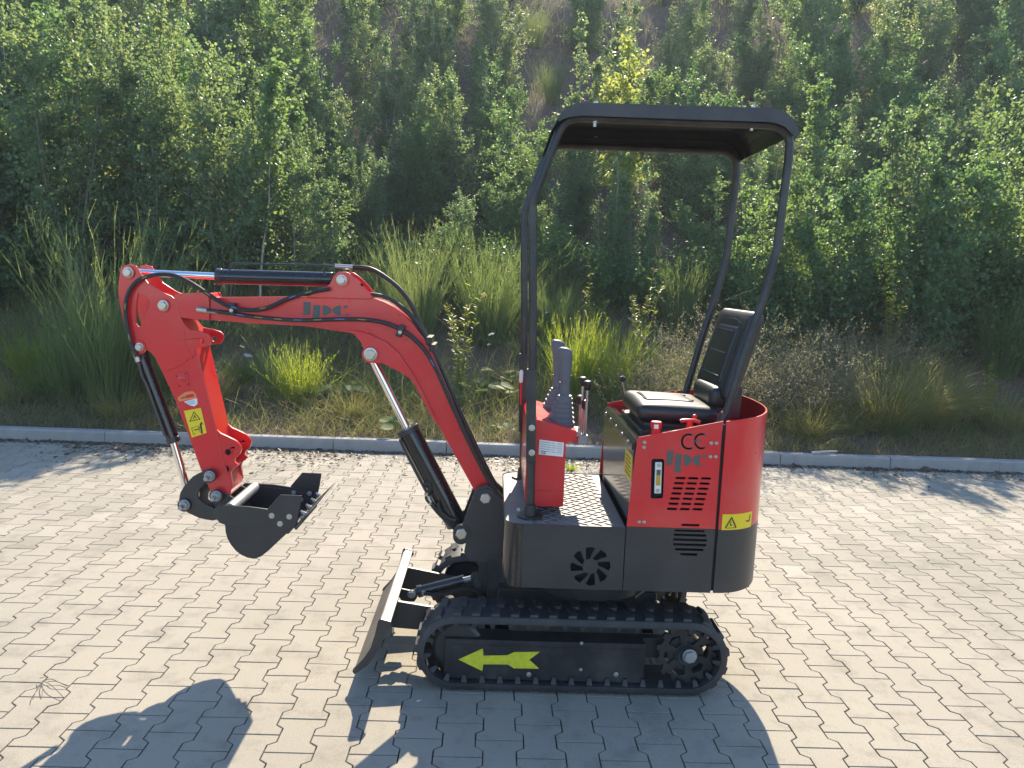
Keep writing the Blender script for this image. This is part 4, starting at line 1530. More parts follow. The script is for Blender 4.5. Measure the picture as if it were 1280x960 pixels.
# hinge bracket and loose cover where cushion meets backrest
pad(Part(), Vector((b_lo.x + .012, YC, b_lo.z + .0)), Xc, Yv, Zc, .05, .15, .045, .03).build("seat_hinge_cover", M_VINYL, seat, angle=60)
for yy in (ys0 + .01, ys1 - .03):
    Part().prism([(b_lo.x - .06, b_lo.z - .07), (b_lo.x + .07, b_lo.z - .07), (b_lo.x + .075, b_lo.z + .05), (b_lo.x + .045, b_lo.z + .05), (b_lo.x + .02, b_lo.z - .035), (b_lo.x - .06, b_lo.z - .045)], yy, yy + .012).build("hinge_bracket", M_KNOB, seat, bevel=0.003)
Part().pprism([(898, 521), (904, 514), (910, 517), (912, 527), (900, 527)], 2.90, 2.92).build("belt_anchor", M_REDP, seat, bevel=0.003)

# ------------------------------------------------------------------ control console, joysticks and levers
YCN, YCF = 2.90, 3.40
cn = xz([(660, 531), (672, 524.5), (721, 539), (721.5, 544.5), (716, 551.5), (707.5, 554), (705, 613), (704, 633.5), (668, 633), (657, 632.5), (656, 612)], YCN)
cons = Part().prism(cn, YCN, YCF).build("control_console", M_RED, ex, bevel=0.006)
line_px(cons, [(657, 612.8), (704.6, 613.4)], 0.7, YCN - .0003, mat("fold_shade_red", (0.42, 0.015, 0.018), 0.4), name="fold_shade_line")  # darker red line paints the crease's shade on a flat face
pts = [(674.5, 549.5), (705, 553.5), (703.8, 571), (673.2, 568)]
plq = Part().pprism(pts, YCN - .0012, YCN - .0003).build("data_plate", M_WHITE, cons)
M_FINE = mat("fine_print", (0.42, 0.36, 0.34), 0.5)
for k in range(5):
    f0 = .14 + k * .15
    a = (pts[0][0] + (pts[3][0] - pts[0][0]) * f0, pts[0][1] + (pts[3][1] - pts[0][1]) * f0)
    b2 = (pts[1][0] + (pts[2][0] - pts[1][0]) * f0, pts[1][1] + (pts[2][1] - pts[1][1]) * f0)
    for s0, s1 in ((.06, .46), (.52, .62 + .05 * (k % 3)), (.74, .93)):
        q = [(a[0] + (b2[0] - a[0]) * s, a[1] + (b2[1] - a[1]) * s) for s in (s0, s1)]
        line_px(plq, q, 0.75, YCN - .0014 - .0006 * 0, M_FINE)
line_px(plq, arc_px(678.6, 565.6, 1.3, 1.5, 60, 300, 6), 0.6, YCN - .0021, M_INK)
line_px(plq, arc_px(681.4, 565.9, 1.3, 1.5, 60, 300, 6), 0.6, YCN - .0021, M_INK)


def joystick(Y, base, top_g, tip, s):
    """ribbed rubber boot and a bent grip"""
    b0, b1 = at(*base, Y), at(*top_g, Y)
    j = empty("joystick", ORG, None, None)
    j.parent = ex
    j.location = (0, 0, 0)
    p = Part()
    n_ = 6
    ax = b1 - b0
    rings = []
    for k in range(n_ + 1):
        f = k / n_
        r_ = (.068 * (1 - f) + .034 * f) * s
        for df, rr_ in ((0, r_), (.45, r_ * 1.0), (.5, r_ * .86), (.95, r_ * .84)):
            if k == n_ and df > 0:
                continue
            rings.append((f + df / n_, rr_))
    prev = None
    seg_ = 20
    for f, r_ in rings:
        c = b0 + ax * f
        ring = []
        for q in range(seg_):
            a = 2 * math.pi * q / seg_
            # squarish section
            k_ = 1 / max(abs(math.cos(a)) ** 3 + abs(math.sin(a)) ** 3, 1e-6) ** (1 / 3)
            ring.append(p.bm.verts.new((c.x + r_ * k_ * math.cos(a) * .82, c.y + r_ * k_ * math.sin(a) * .82, c.z)))
        if prev:
            for q in range(seg_):
                p.bm.faces.new([prev[q], prev[(q + 1) % seg_], ring[(q + 1) % seg_], ring[q]])
        prev = ring
    p.bm.faces.new(prev)
    p.build("gaiter", M_GREY, j, angle=30)
    tp_ = at(*tip, Y)
    p = Part()
    m1 = b1.lerp(tp_, .35) + Vector((.002, 0, 0))
    m2 = b1.lerp(tp_, .72) + Vector((.003, 0, 0))
    pts = [b1 - (b1 - b0).normalized() * .01, m1, m2, tp_]
    prof = [.0215, .023, .0285, .034]
    prev = None
    dense = []
    for i in range(3):
        for k in range(5):
            f = k / 5
            dense.append((pts[i].lerp(pts[i + 1], f), prof[i] + (prof[i + 1] - prof[i]) * f))
    dense.append((pts[3], prof[3]))
    dense += [(pts[3] + Vector((-.002, 0, .010)), prof[3] * .94), (pts[3] + Vector((-.006, 0, .018)), prof[3] * .72), (pts[3] + Vector((-.010, 0, .022)), prof[3] * .3)]
    for c, r_ in dense:
        ring = [p.bm.verts.new((c.x + s * r_ * .86 * math.cos(2 * math.pi * q / 16), c.y + s * r_ * .8 * math.sin(2 * math.pi * q / 16), c.z)) for q in range(16)]
        if prev:
            for q in range(16):
                p.bm.faces.new([prev[q], prev[(q + 1) % 16], ring[(q + 1) % 16], ring[q]])
        prev = ring
    p.bm.faces.new(prev)
    p.build("grip", M_GREY, j, angle=50)
    c = b1.lerp(tp_, .30)
    Part().tube([c - Vector((0, 0, .002)), c + Vector((0, 0, .002))], .0215 * s, 16).build("grip_collar", M_GREY, j)


joystick(3.02, (700, 529), (706, 494), (706.5, 441), 1.0)
joystick(3.27, (690, 518), (697, 485), (697.5, 431), 1.02)
for (Y, top, bot) in ((3.08, (731.4, 505), (728.5, 545)), (3.20, (725.5, 499), (724, 540)), (3.06, (734.5, 481), (731.5, 545)), (3.18, (728.6, 476), (726.5, 540))):
    a, b2 = at(*bot, Y), at(*top, Y)
    lv = Part().tube([a, b2], 0.0058, 10).build("control_lever", M_ZINC, ex)
    d = (b2 - a).normalized()
    Part().lathe(b2, d, [(-.022, .009), (-.015, .013), (.006, .0165), (.014, .0155), (.018, .009)], 16).build("lever_knob", M_KNOB, lv)
c_ = at(727, 546, 3.1)
Part().box(c_.x - .022, c_.x + .018, 3.03, 3.22, c_.z - .014, c_.z + .02).build("lever_bracket", M_GALV, cons, bevel=0.002)
Part().box(c_.x - .05, c_.x - .02, 3.03, 3.22, c_.z - .012, c_.z + .006).build("lever_bracket", M_RED, cons, bevel=0.002)

# ------------------------------------------------------------------ canopy
YPN, YPF = 2.863, mir(2.863)
fr_px = [(663, 636), (665.2, 500), (666, 420), (666, 300), (666, 252), (668, 244), (680, 213), (694, 176), (698.5, 165), (703, 157), (709, 151), (718, 148), (728, 147.3), (840, 151.5), (955, 156), (968, 157.2), (978, 161.5), (984.5, 169), (987, 180), (985.5, 200), (979, 250), (973, 296), (971.5, 310), (967, 326), (958, 362), (945, 400), (930, 445), (906, 524)]
post = None
for Yp in (YPN, YPF):
    sh = 0.0 if Yp == YPN else -0.011
    pts = [(q.x + sh, Yp, q.z) for q in (at(a, b2, YPN) for a, b2 in fr_px)]
    cf = Part().tube(pts, 0.0155, 16).build("canopy_frame", M_FRAME, ex, angle=50)
    sl = xz([(658.3, 461), (670.3, 461), (669.4, 577), (657.4, 577)], YPN)
    Part().prism([(x + sh, z) for x, z in sl], Yp - .019, Yp + .019).build("post_sleeve", M_FRAME, cf, bevel=0.003)
    b0 = at(663, 637, YPN)
    Part().lathe((b0.x + sh, Yp, ZD), (0, 0, 1), [(0, .05), (.008, .05), (.009, .024), (.05, .021)], 24).build("base_plate", M_FRAME, cf, bevel=0.001)
    if Yp == YPN:
        for q in ((664.8, 535), (664.8, 566)):
            bolt(cf, *q, Yp - .019, 3.4)
        bolt(cf, 648, 637, Yp - .03, 2.0, M_GALV)
    rf = at(906, 524, YPN)
    Part().tube([(rf.x + sh, Yp, rf.z + .02), (rf.x + sh - .045, Yp, rf.z - .10)], 0.0205, 14).build("post_sleeve", M_FRAME, cf)
c_ = at(651.5, 470, YPF - .03)
Part().lathe(c_, (0, 0, 1), [(-.03, .006), (-.02, .009), (.02, .009), (.028, .004)], 14).build("post_clip", M_WHITE, cf)
Part().tube([c_ + Vector((0, 0, -.03)), c_ + Vector((.004, 0, -.13))], .005, 10).build("post_strut", M_REDP, cf)
# roof sheet: follows the frame's top, with down-turned lips on both long sides
top_px = [(690, 160), (696, 149), (703, 139), (712, 132), (724, 128.4), (840, 131.6), (962, 135), (975, 137.5), (986, 143.5), (994, 153), (998.5, 166)]
lip_px = [(1000, 168)]
YR0, YR1 = 2.825, mir(2.825)
tw = [at(a, b2, YR0) for a, b2 in top_px]
p = Part()
outer = [(q.x, q.z) for q in tw]
inner = []
for i, (x, z) in enumerate(outer):
    a, b2 = outer[max(i - 1, 0)], outer[min(i + 1, len(outer) - 1)]
    t = Vector((b2[0] - a[0], b2[1] - a[1])).normalized()
    inner.append((x + t.y * 0.004, z - t.x * 0.004))
p.prism(outer + inner[::-1], YR0, YR1)
roof = p.build("canopy_roof", M_ROOF, ex, angle=50)
lip_in = xz([(699, 152), (706, 148.5), (712, 146.5), (728, 144.6), (840, 148.8), (957, 152.5), (970, 154), (981, 158.5), (988, 166), (990.5, 168.5), (998.5, 168.5)], YR0)
for yy in (YR0 - .0035, YR1 + .0005):
    oo = xz(top_px[1:], YR0)
    Part().prism(oo + lip_in[::-1], yy, yy + .003).build("roof_lip", mat("roof_lip_paint", (0.035, 0.034, 0.037), 0.45, dust=0.1) if yy < 3 else bpy.data.materials["roof_lip_paint"], roof)
for (a, b2, Yy) in ((744, 149, YPN), (940, 154, YPN), (720, 151, YPF), (880, 156, YPF)):
    if Yy == YPN:
        c_ = at(a, b2, Yy)
        zt2 = c_.z + .055
    else:
        c_ = at({720: 770, 880: 960}[a], {720: 150, 880: 154.5}[a], YPN)
        c_.y = Yy
        zt2 = c_.z + .055
    Part().lathe((c_.x, c_.y, c_.z), (0, 0, -1), [(0, .012), (.012, .012), (.013, .007), (.026, .007)], 6).build("bolt", M_ZINC, roof)
    Part().lathe((c_.x, c_.y, zt2 - .012), (0, 0, 1), [(0, .008), (.016, .008), (.02, .004)], 10).build("bolt", M_ZINC, roof)

# ================================================================== VEGETATION
ORG = Vector((0, 0, 0))


def leaf_mat(name, c0, c1, t0, t1, mix=0.45, rough=0.45, spec=0.35):
    m = bpy.data.materials.new(name)
    m.use_nodes = True
    n, l = m.node_tree.nodes, m.node_tree.links
    b = n["Principled BSDF"]
    b.inputs["Roughness"].default_value = rough
    b.inputs["Specular IOR Level"].default_value = spec
    geo = n.new("ShaderNodeNewGeometry")
    oi = n.new("ShaderNodeObjectInfo")
    ad = n.new("ShaderNodeMath")
    ad.operation = 'MULTIPLY_ADD'
    ad.inputs[1].default_value = 0.55
    l.new(geo.outputs["Random Per Island"], ad.inputs[0])
    mo = n.new("ShaderNodeMath")
    mo.operation = 'MULTIPLY'
    mo.inputs[1].default_value = 0.45
    l.new(oi.outputs["Random"], mo.inputs[0])
    l.new(mo.outputs[0], ad.inputs[2])
    mx = n.new("ShaderNodeMix")
    mx.data_type = 'RGBA'
    mx.inputs[6].default_value = (*c0, 1)
    mx.inputs[7].default_value = (*c1, 1)
    l.new(ad.outputs[0], mx.inputs[0])
    l.new(mx.outputs[2], b.inputs["Base Color"])
    tr = n.new("ShaderNodeBsdfTranslucent")
    mx2 = n.new("ShaderNodeMix")
    mx2.data_type = 'RGBA'
    mx2.inputs[6].default_value = (*t0, 1)
    mx2.inputs[7].default_value = (*t1, 1)
    l.new(ad.outputs[0], mx2.inputs[0])
    l.new(mx2.outputs[2], tr.inputs["Color"])
    ms = n.new("ShaderNodeMixShader")
    ms.inputs[0].default_value = mix
    l.new(b.outputs[0], ms.inputs[1])
    l.new(tr.outputs[0], ms.inputs[2])
    l.new(ms.outputs[0], n["Material Output"].inputs["Surface"])
    return m


L_SAP = leaf_mat("sapling_leaf", (0.065, 0.145, 0.085), (0.12, 0.205, 0.115), (0.16, 0.33, 0.08), (0.38, 0.50, 0.11), 0.5)
L_SAPB = leaf_mat("birch_leaf", (0.07, 0.14, 0.095), (0.125, 0.205, 0.13), (0.19, 0.34, 0.10), (0.44, 0.50, 0.14), 0.5)
L_PALE = leaf_mat("pale_birch_leaf", (0.09, 0.155, 0.09), (0.165, 0.225, 0.13), (0.32, 0.44, 0.12), (0.54, 0.60, 0.20), 0.5)
L_SUNLIT = leaf_mat("sunlit_yellow_leaf", (0.12, 0.18, 0.05), (0.22, 0.24, 0.07), (0.40, 0.52, 0.08), (0.62, 0.62, 0.15), 0.55)  # sunlight on one sapling is put into this leaf colour
L_SHR = leaf_mat("shrub_leaf", (0.05, 0.115, 0.05), (0.09, 0.165, 0.065), (0.10, 0.22, 0.03), (0.22, 0.34, 0.06), 0.4)
L_BROOM = leaf_mat("broom_stem", (0.075, 0.125, 0.05), (0.135, 0.185, 0.085), (0.24, 0.36, 0.08), (0.46, 0.52, 0.15), 0.45)
L_BROOMY = leaf_mat("bright_broom_stem", (0.09, 0.15, 0.02), (0.16, 0.22, 0.035), (0.34, 0.46, 0.03), (0.55, 0.62, 0.06), 0.5)
L_DRY = leaf_mat("dry_twig_leaf", (0.21, 0.20, 0.11), (0.36, 0.34, 0.20), (0.30, 0.28, 0.12), (0.48, 0.44, 0.22), 0.4)
L_OLIVE = leaf_mat("olive_grass", (0.13, 0.135, 0.045), (0.25, 0.22, 0.09), (0.34, 0.34, 0.08), (0.52, 0.46, 0.15), 0.45)
L_GRASS = leaf_mat("bank_grass", (0.09, 0.115, 0.05), (0.30, 0.25, 0.15), (0.22, 0.28, 0.06), (0.48, 0.38, 0.18), 0.5)
L_GREEN = leaf_mat("green_grass", (0.05, 0.10, 0.025), (0.09, 0.15, 0.04), (0.16, 0.30, 0.04), (0.26, 0.38, 0.07), 0.45)
L_BUTTER = leaf_mat("broad_leaf", (0.08, 0.14, 0.05), (0.14, 0.20, 0.09), (0.20, 0.32, 0.08), (0.32, 0.42, 0.16), 0.35, 0.6, 0.2)
L_FLOWER = leaf_mat("white_umbel", (0.70, 0.70, 0.64), (0.82, 0.82, 0.78), (0.6, 0.6, 0.5), (0.7, 0.7, 0.6), 0.3)
L_FLOWY = leaf_mat("yellow_flower", (0.62, 0.48, 0.04), (0.75, 0.60, 0.06), (0.6, 0.5, 0.04), (0.7, 0.6, 0.06), 0.3)
L_LITTER = leaf_mat("dead_leaf", (0.05, 0.036, 0.024), (0.17, 0.115, 0.06), (0.1, 0.06, 0.03), (0.2, 0.12, 0.05), 0.2)
M_BARK = mat("sapling_bark", (0.12, 0.115, 0.08), 0.8, noise=0.4, nscale=20)
M_BARKP = mat("pale_birch_bark", (0.42, 0.40, 0.35), 0.7, noise=0.35, nscale=25)
M_TWIG = mat("dry_twig", (0.17, 0.14, 0.10), 0.85, noise=0.3, nscale=30)


def bank_hit(px, py):
    """where the ray through a pixel meets the bank"""
    d = ray(px, py)
    t = 2.0
    while t < 120:
        q = CAM + d * t
        zg = float(h_bank(q.x, q.y)) if q.y > KERB_Y + .07 else 0.0
        if q.z <= zg:
            return Vector((q.x, q.y, zg))
        t += 0.04
    return CAM + d * 60


def kites(c, ax, nrm, ln, wd, fold=0.25):
    """leaf blades: c base points, ax directions, nrm normals; 6 vertex rounded blade in 4 triangles"""
    ax = ax / np.linalg.norm(ax, axis=1, keepdims=True)
    sd_ = np.cross(ax, nrm)
    sd_ /= np.linalg.norm(sd_, axis=1, keepdims=True) + 1e-9
    up = np.cross(sd_, ax)
    L = ln[:, None]
    W = wd[:, None]
    v0 = c
    v1 = c + ax * L * .32 + sd_ * W * .5 + up * W * fold * .5
    v2 = c + ax * L * .32 - sd_ * W * .5 + up * W * fold * .5
    v3 = c + ax * L * .68 + sd_ * W * .42 + up * W * fold * .4
    v4 = c + ax * L * .68 - sd_ * W * .42 + up * W * fold * .4
    v5 = c + ax * L
    V = np.stack([v0, v1, v2, v3, v4, v5], 1).reshape(-1, 3)
    i0 = (np.arange(len(c)) * 6)[:, None, None]
    F = np.array([[0, 1, 2], [1, 3, 2], [2, 3, 4], [3, 5, 4]])[None] + i0
    return V, F.reshape(-1, 3)


def strips(base, d0, bend, ln, w0, n_=3, rng=None):
    """blades or thin stems: n_ segments, tapered, drooping along bend; two triangles a segment"""
    N = len(base)
    f = np.linspace(0, 1, n_ + 1)
    side = np.cross(d0, rng.normal(size=(N, 3)))
    side /= np.linalg.norm(side, axis=1, keepdims=True) + 1e-9
    P = base[:, None, :] + (d0[:, None, :] * f[None, :, None] + bend[:, None, :] * (f ** 2)[None, :, None]) * ln[:, None, None]
    wv = (w0[:, None] * (1 - 0.85 * f)[None, :])[..., None] * side[:, None, :] * 0.5
    V = np.stack([P - wv, P + wv], 2).reshape(-1, 3)
    q = []
    for k in range(n_):
        a = 2 * k
        q += [[a, a + 1, a + 3], [a, a + 3, a + 2]]
    F = np.array(q)[None] + (np.arange(N) * 2 * (n_ + 1))[:, None, None]
    return V, F.reshape(-1, 3), P


def merge(lst):
    V, F, o_ = [], [], 0
    for v, f in lst:
        V.append(v)
        F.append(f + o_)
        o_ += len(v)
    return np.concatenate(V), np.concatenate(F)


def limb_tubes(segs, sides=4):
    """segs: list of (points (k,3), r0, r1)"""
    out = []
    for pts, r0, r1 in segs:
        k = len(pts)
        rings = []
        for i in range(k):
            t = pts[min(i + 1, k - 1)] - pts[max(i - 1, 0)]
            t = t / (np.linalg.norm(t) + 1e-9)
            a = np.cross(t, [0.31, 0.87, 0.37])
            a /= np.linalg.norm(a) + 1e-9
            b2 = np.cross(t, a)
            r_ = r0 + (r1 - r0) * i / (k - 1)
            an = np.arange(sides) * 2 * np.pi / sides
            rings.append(pts[i] + r_ * (np.cos(an)[:, None] * a + np.sin(an)[:, None] * b2))
        V = np.concatenate(rings)
        F = []
        for i in range(k - 1):
            for s in range(sides):
                a, b2 = i * sides + s, i * sides + (s + 1) % sides
                F += [[a, b2, b2 + sides], [a, b2 + sides, a + sides]]
        out.append((V, np.array(F)))
    return merge(out)


def sapling_meshes(seed, H, W, n_leaf, leaf, lm, bm_, n_limb=15, low=0.1, open_=0.0, n_stem=6):
    """several slender stems from one foot, each with short rising limbs carrying leaves in loose sprays"""
    r = np.random.default_rng(seed)
    segs, C, A = [], [], []
    per = max(8, n_leaf // (n_stem * n_limb))
    f5 = np.linspace(0, 1, 5)
    for s_ in range(n_stem):
        Hs = H * (1.0 if s_ == 0 else r.uniform(.5, .95))
        k = 8
        zz = np.linspace(0, 1, k)
        az0 = s_ * 2.4 + r.normal(0, .3)
        out = 0 if s_ == 0 else W * r.uniform(.25, .7)
        wob = np.cumsum(r.normal(0, .03 * Hs / 3, (k, 2)), 0)
        wob -= wob[0]
        stem = np.stack([wob[:, 0] + math.cos(az0) * out * zz ** .8, wob[:, 1] + math.sin(az0) * out * zz ** .8, Hs * zz], 1)
        segs.append((stem, .0062 * Hs, .0014 * Hs))
        bare = r.uniform(0, 1) < .25
        for i in range(n_limb):
            t = low + (1.0 - low) * ((i + r.random()) / n_limb)
            b0 = np.array([np.interp(t, zz, stem[:, a]) for a in range(3)])
            az = i * 2.4 + r.normal(0, .6)
            ln = W * .62 * ((1.02 - t) ** .55) * r.uniform(.35, 1.35) + .08
            el = rad(r.uniform(20, 65))
            d = np.array([math.cos(az) * math.cos(el), math.sin(az) * math.cos(el), math.sin(el)])
            pts = b0 + d * ln * f5[:, None] + np.array([0, 0, -.2 * ln]) * (f5 ** 2)[:, None] + r.normal(0, .04 * ln, (5, 3)) * f5[:, None]
            segs.append((pts, .0022 * Hs * (1.1 - t) + .001, .0008))
            m_ = int(per * r.uniform(.3, 1.7) * (.5 if bare else 1))
            ff = r.beta(1.5, 1.0, m_)
            cl = np.stack([np.interp(ff, f5, pts[:, a]) for a in range(3)], 1)
            ng = 7
            goff = r.normal(0, .13 * ln + .025, (ng, 3))
            C.append(cl + goff[r.integers(0, ng, m_)] * (.3 + ff[:, None]) + r.normal(0, .022, (m_, 3)))
            o_ = r.normal(0, .9, (m_, 3))
            o_[:, 2] -= .4
            A.append(o_ + d * .5)
        # leafy leader
        m_ = per
        ff = r.uniform(.8, 1.06, m_)
        cl = np.stack([np.interp(ff, zz, stem[:, a]) for a in range(3)], 1)
        cl[:, 2] += np.maximum(0, ff - 1) * Hs
        C.append(cl + r.normal(0, .035, (m_, 3)))
        A.append(r.normal(0, .9, (m_, 3)))
    C, A = np.concatenate(C), np.concatenate(A)
    keep = r.random(len(C)) > open_
    C, A = C[keep], A[keep]
    C[:, 2] = np.maximum(C[:, 2], .05)
    n_ = r.normal(0, .9, C.shape)
    n_[:, 2] += .8
    ln = leaf * r.uniform(.6, 1.3, len(C))
    V, F = kites(C, A, n_, ln, ln * r.uniform(.7, .9, len(C)))
    crown = arr_mesh("crown", V, F, lm)
    tv, tf_ = limb_tubes(segs, 5)
    return arr_mesh("trunk", tv, tf_, bm_, True), crown


def plant(name, parts, loc, label, cat, group=None, rz=0.0, sc=1.0, tilt=(0, 0)):
    e_ = empty(name, loc, label, cat, group, rz)
    e_.scale = (sc, sc, sc) if not isinstance(sc, tuple) else sc
    e_.rotation_euler = (tilt[0], tilt[1], rz)
    for nm, me in parts:
        o = bpy.data.objects.new(nm, me)
        COL.objects.link(o)
        o.parent = e_
        if nm == "flowers":
            o["kind"] = "stuff"
    return e_


sap = []
for i, (H, W, nl, lf, lm, bmk, low, op, ns) in enumerate([
        (3.0, 1.05, 13000, .047, L_SAP, M_BARK, .05, 0.0, 7),
        (3.2, .90, 11000, .044, L_PALE, M_BARK, .08, 0.0, 6),
        (2.8, 1.20, 14000, .049, L_SAP, M_BARK, .04, 0.0, 8),
        (3.4, .80, 8000, .050, L_SAPB, M_BARKP, .16, 0.0, 5),
        (3.0, 1.10, 13000, .046, L_SAPB, M_BARK, .05, 0.0, 8),
        (3.1, .70, 2300, .056, L_SAP, M_BARKP, .32, 0.0, 1),
        (3.6, 1.10, 15000, .043, L_SAPB, M_BARK, .22, 0.0, 7)]):
    sap.append(sapling_meshes(20 + i, H, W, nl, lf, lm, bmk, 34 if ns == 1 else 17, low, op, ns))
sap_y = sapling_meshes(50, 2.6, .55, 3000, .050, L_SUNLIT, M_BARK, 18, .35, .0, 3)
vr = np.random.default_rng(11)
G_SAP = "saplings on the bank"
REG = [(250, "in the thicket above the raised arm", "at upper left"), (470, "in the thicket above the arm cylinder", "left of the reddish clearing"), (680, "in the thicket above the bend of the boom", "around the reddish clearing"),
       (930, "in the thicket seen through and above the canopy", "behind the canopy"), (1110, "in the thicket right of the canopy roof", "right of the canopy"), (9999, "in the thicket at the right edge of the photo", "at upper right")]


def sap_label(px, yy):
    for lim, where, up in REG:
        if px < lim:
            if yy < 14.0:
                return "young leafy sapling low " + where, "lower saplings " + where
            return "young leafy sapling higher on the bank " + up, "saplings higher on the bank " + up



rows_ = [(11.7, .85, .66, 2.0), (13.0, .88, .82, 2.9), (14.4, .95, .98, 3.3), (15.9, 1.05, 1.08, 3.6), (17.4, 1.2, 1.1, 3.6), (19.2, 1.35, 1.15, 3.8), (21.8, 1.7, 1.25, 4.2), (25.0, 2.2, 1.4, 4.6)]
for y0_, dx_, sc0, hmax in rows_:
    x_ = -y0_ * .76 - .6
    while x_ < y0_ * .80 + .6:
        xx = x_ + vr.normal(0, dx_ * .22)
        yy = y0_ + vr.normal(0, .38)
        px, py, _z = to_px((xx, yy, float(h_bank(xx, yy)) + 1.5))
        # the reddish clearing above the middle of the picture stays open
        skip = (745 < px < 805 and 12.5 < y0_ < 15.5) or (650 < px < 725 and 15.5 < y0_ < 22) or (395 < px < 455 and 18 < y0_ < 22) or (1185 < px < 1225 and 15.5 < y0_ < 20)
        if not skip:
            k = int(vr.integers(0, 5))
            sc = sc0 * vr.uniform(.8, 1.15)
            sc *= 1.12 if px < 330 else ((.88 if y0_ < 15 else .72) if 400 < px < 1000 else .95)
            tr_m, cr_m = sap[k]
            lab_ = sap_label(px, yy)
            plant("sapling", [("trunk", tr_m), ("crown", cr_m)], (xx, yy, float(h_bank(xx, yy)) - .04), lab_[0], "tree", lab_[1], vr.uniform(0, 6.28), (sc, sc, sc * vr.uniform(.9, 1.1)), (vr.normal(0, .04), vr.normal(0, .04)))
        x_ += dx_ * vr.uniform(.75, 1.2)
# nearer, taller saplings at both sides: bare below on the left, leafy to the ground on the right
for (xx, yy, k, sc) in ((-3.0, 9.9, 5, 1.0), (-2.3, 10.1, 6, .66), (-4.1, 9.9, 6, .82), (-3.4, 9.9, 6, .85), (-5.3, 9.9, 6, 1.0), (-6.9, 10.4, 6, 1.1), (-5.6, 11.0, 6, 1.1), (-4.6, 10.7, 6, 1.0), (-3.2, 10.9, 6, .85), (-6.2, 11.0, 2, 1.2), (-4.4, 11.2, 0, 1.1), (-7.8, 10.4, 6, 1.2),
                        (4.3, 9.9, 0, .88), (5.2, 9.3, 2, .9), (6.1, 9.8, 0, 1.0), (6.9, 8.8, 2, 1.0), (5.6, 10.6, 4, 1.0), (3.6, 10.2, 2, .78), (7.4, 10.2, 4, 1.15)):
    tr_m, cr_m = sap[k]
    lab_ = sap_label(to_px((xx, yy, 2))[0], yy)
    plant("sapling", [("trunk", tr_m), ("crown", cr_m)], (xx, yy, float(h_bank(xx, yy)) - .04), lab_[0], "tree", lab_[1], vr.uniform(0, 6.28), sc, (vr.normal(0, .04), vr.normal(0, .04)))
# saplings the photo lets one single out
def single_tree(px, py_base, Y, k, sc, name, label, rz=0.0, meshes=None):
    q = at(px, py_base, Y)
    z = float(h_bank(q.x, Y)) - .03
    tr_m, cr_m = meshes or sap[k]
    return plant(name, [("trunk", tr_m), ("crown", cr_m)], (q.x, Y, z), label, "tree", None, rz, sc)


single_tree(372, 320, 11.0, 5, .86, "sapling", "thin pale stemmed sapling standing alone above the red arm cylinder", 1.0)
single_tree(1020, 260, 12.6, 5, .95, "birch", "slim birch with a bare whitish stem right of the canopy roof", 2.0)
single_tree(1252, 330, 11.6, 5, .95, "birch", "slim pale stemmed birch at the right edge of the photo", 4.0)
single_tree(1128, 340, 11.2, 3, .70, "birch", "young birch with grey stem above the olive grass clump", 0.4)
single_tree(775, 292, 12.9, 0, 1.28, "sapling", "sapling with sun glow painted into its yellow leaves just above the canopy roof", 0.3, sap_y)
# low leafy shrubs in front of the saplings
def shrub_meshes(seed, H, R, n_leaf, leaf, lm):
    r = np.random.default_rng(seed)
    segs, C, A = [], [], []
    n_ = 26
    for i in range(n_):
        az = r.uniform(0, 6.28)
        sp = r.uniform(.1, 1.0) * R
        top = np.array([math.cos(az) * sp, math.sin(az) * sp, H * (1 - .45 * (sp / R) ** 2) * r.uniform(.65, 1.1)])
        f = np.linspace(0, 1, 4)
        pts = top * f[:, None] * np.array([1, 1, 1]) + np.array([0, 0, .15 * H]) * (np.sin(f * np.pi))[:, None]
        segs.append((pts, .006, .0015))
        m_ = n_leaf // n_
        ff = r.beta(2, 1, m_)
        cl = np.stack([np.interp(ff, f, pts[:, a]) for a in range(3)], 1)
        C.append(cl + r.normal(0, .11 * R + .02, (m_, 3)))
        A.append(r.normal(0, 1, (m_, 3)) + np.array([0, 0, -.2]))
    C, A = np.concatenate(C), np.concatenate(A)
    C[:, 2] = np.abs(C[:, 2])
    n2 = r.normal(0, .7, C.shape)
    n2[:, 2] += 1
    ln = leaf * r.uniform(.6, 1.3, len(C))
    V, F = kites(C, A, n2, ln, ln * .7)
    tv, tf_ = limb_tubes(segs, 4)
    return arr_mesh("stems", tv, tf_, M_TWIG), arr_mesh("leaves", V, F, lm)


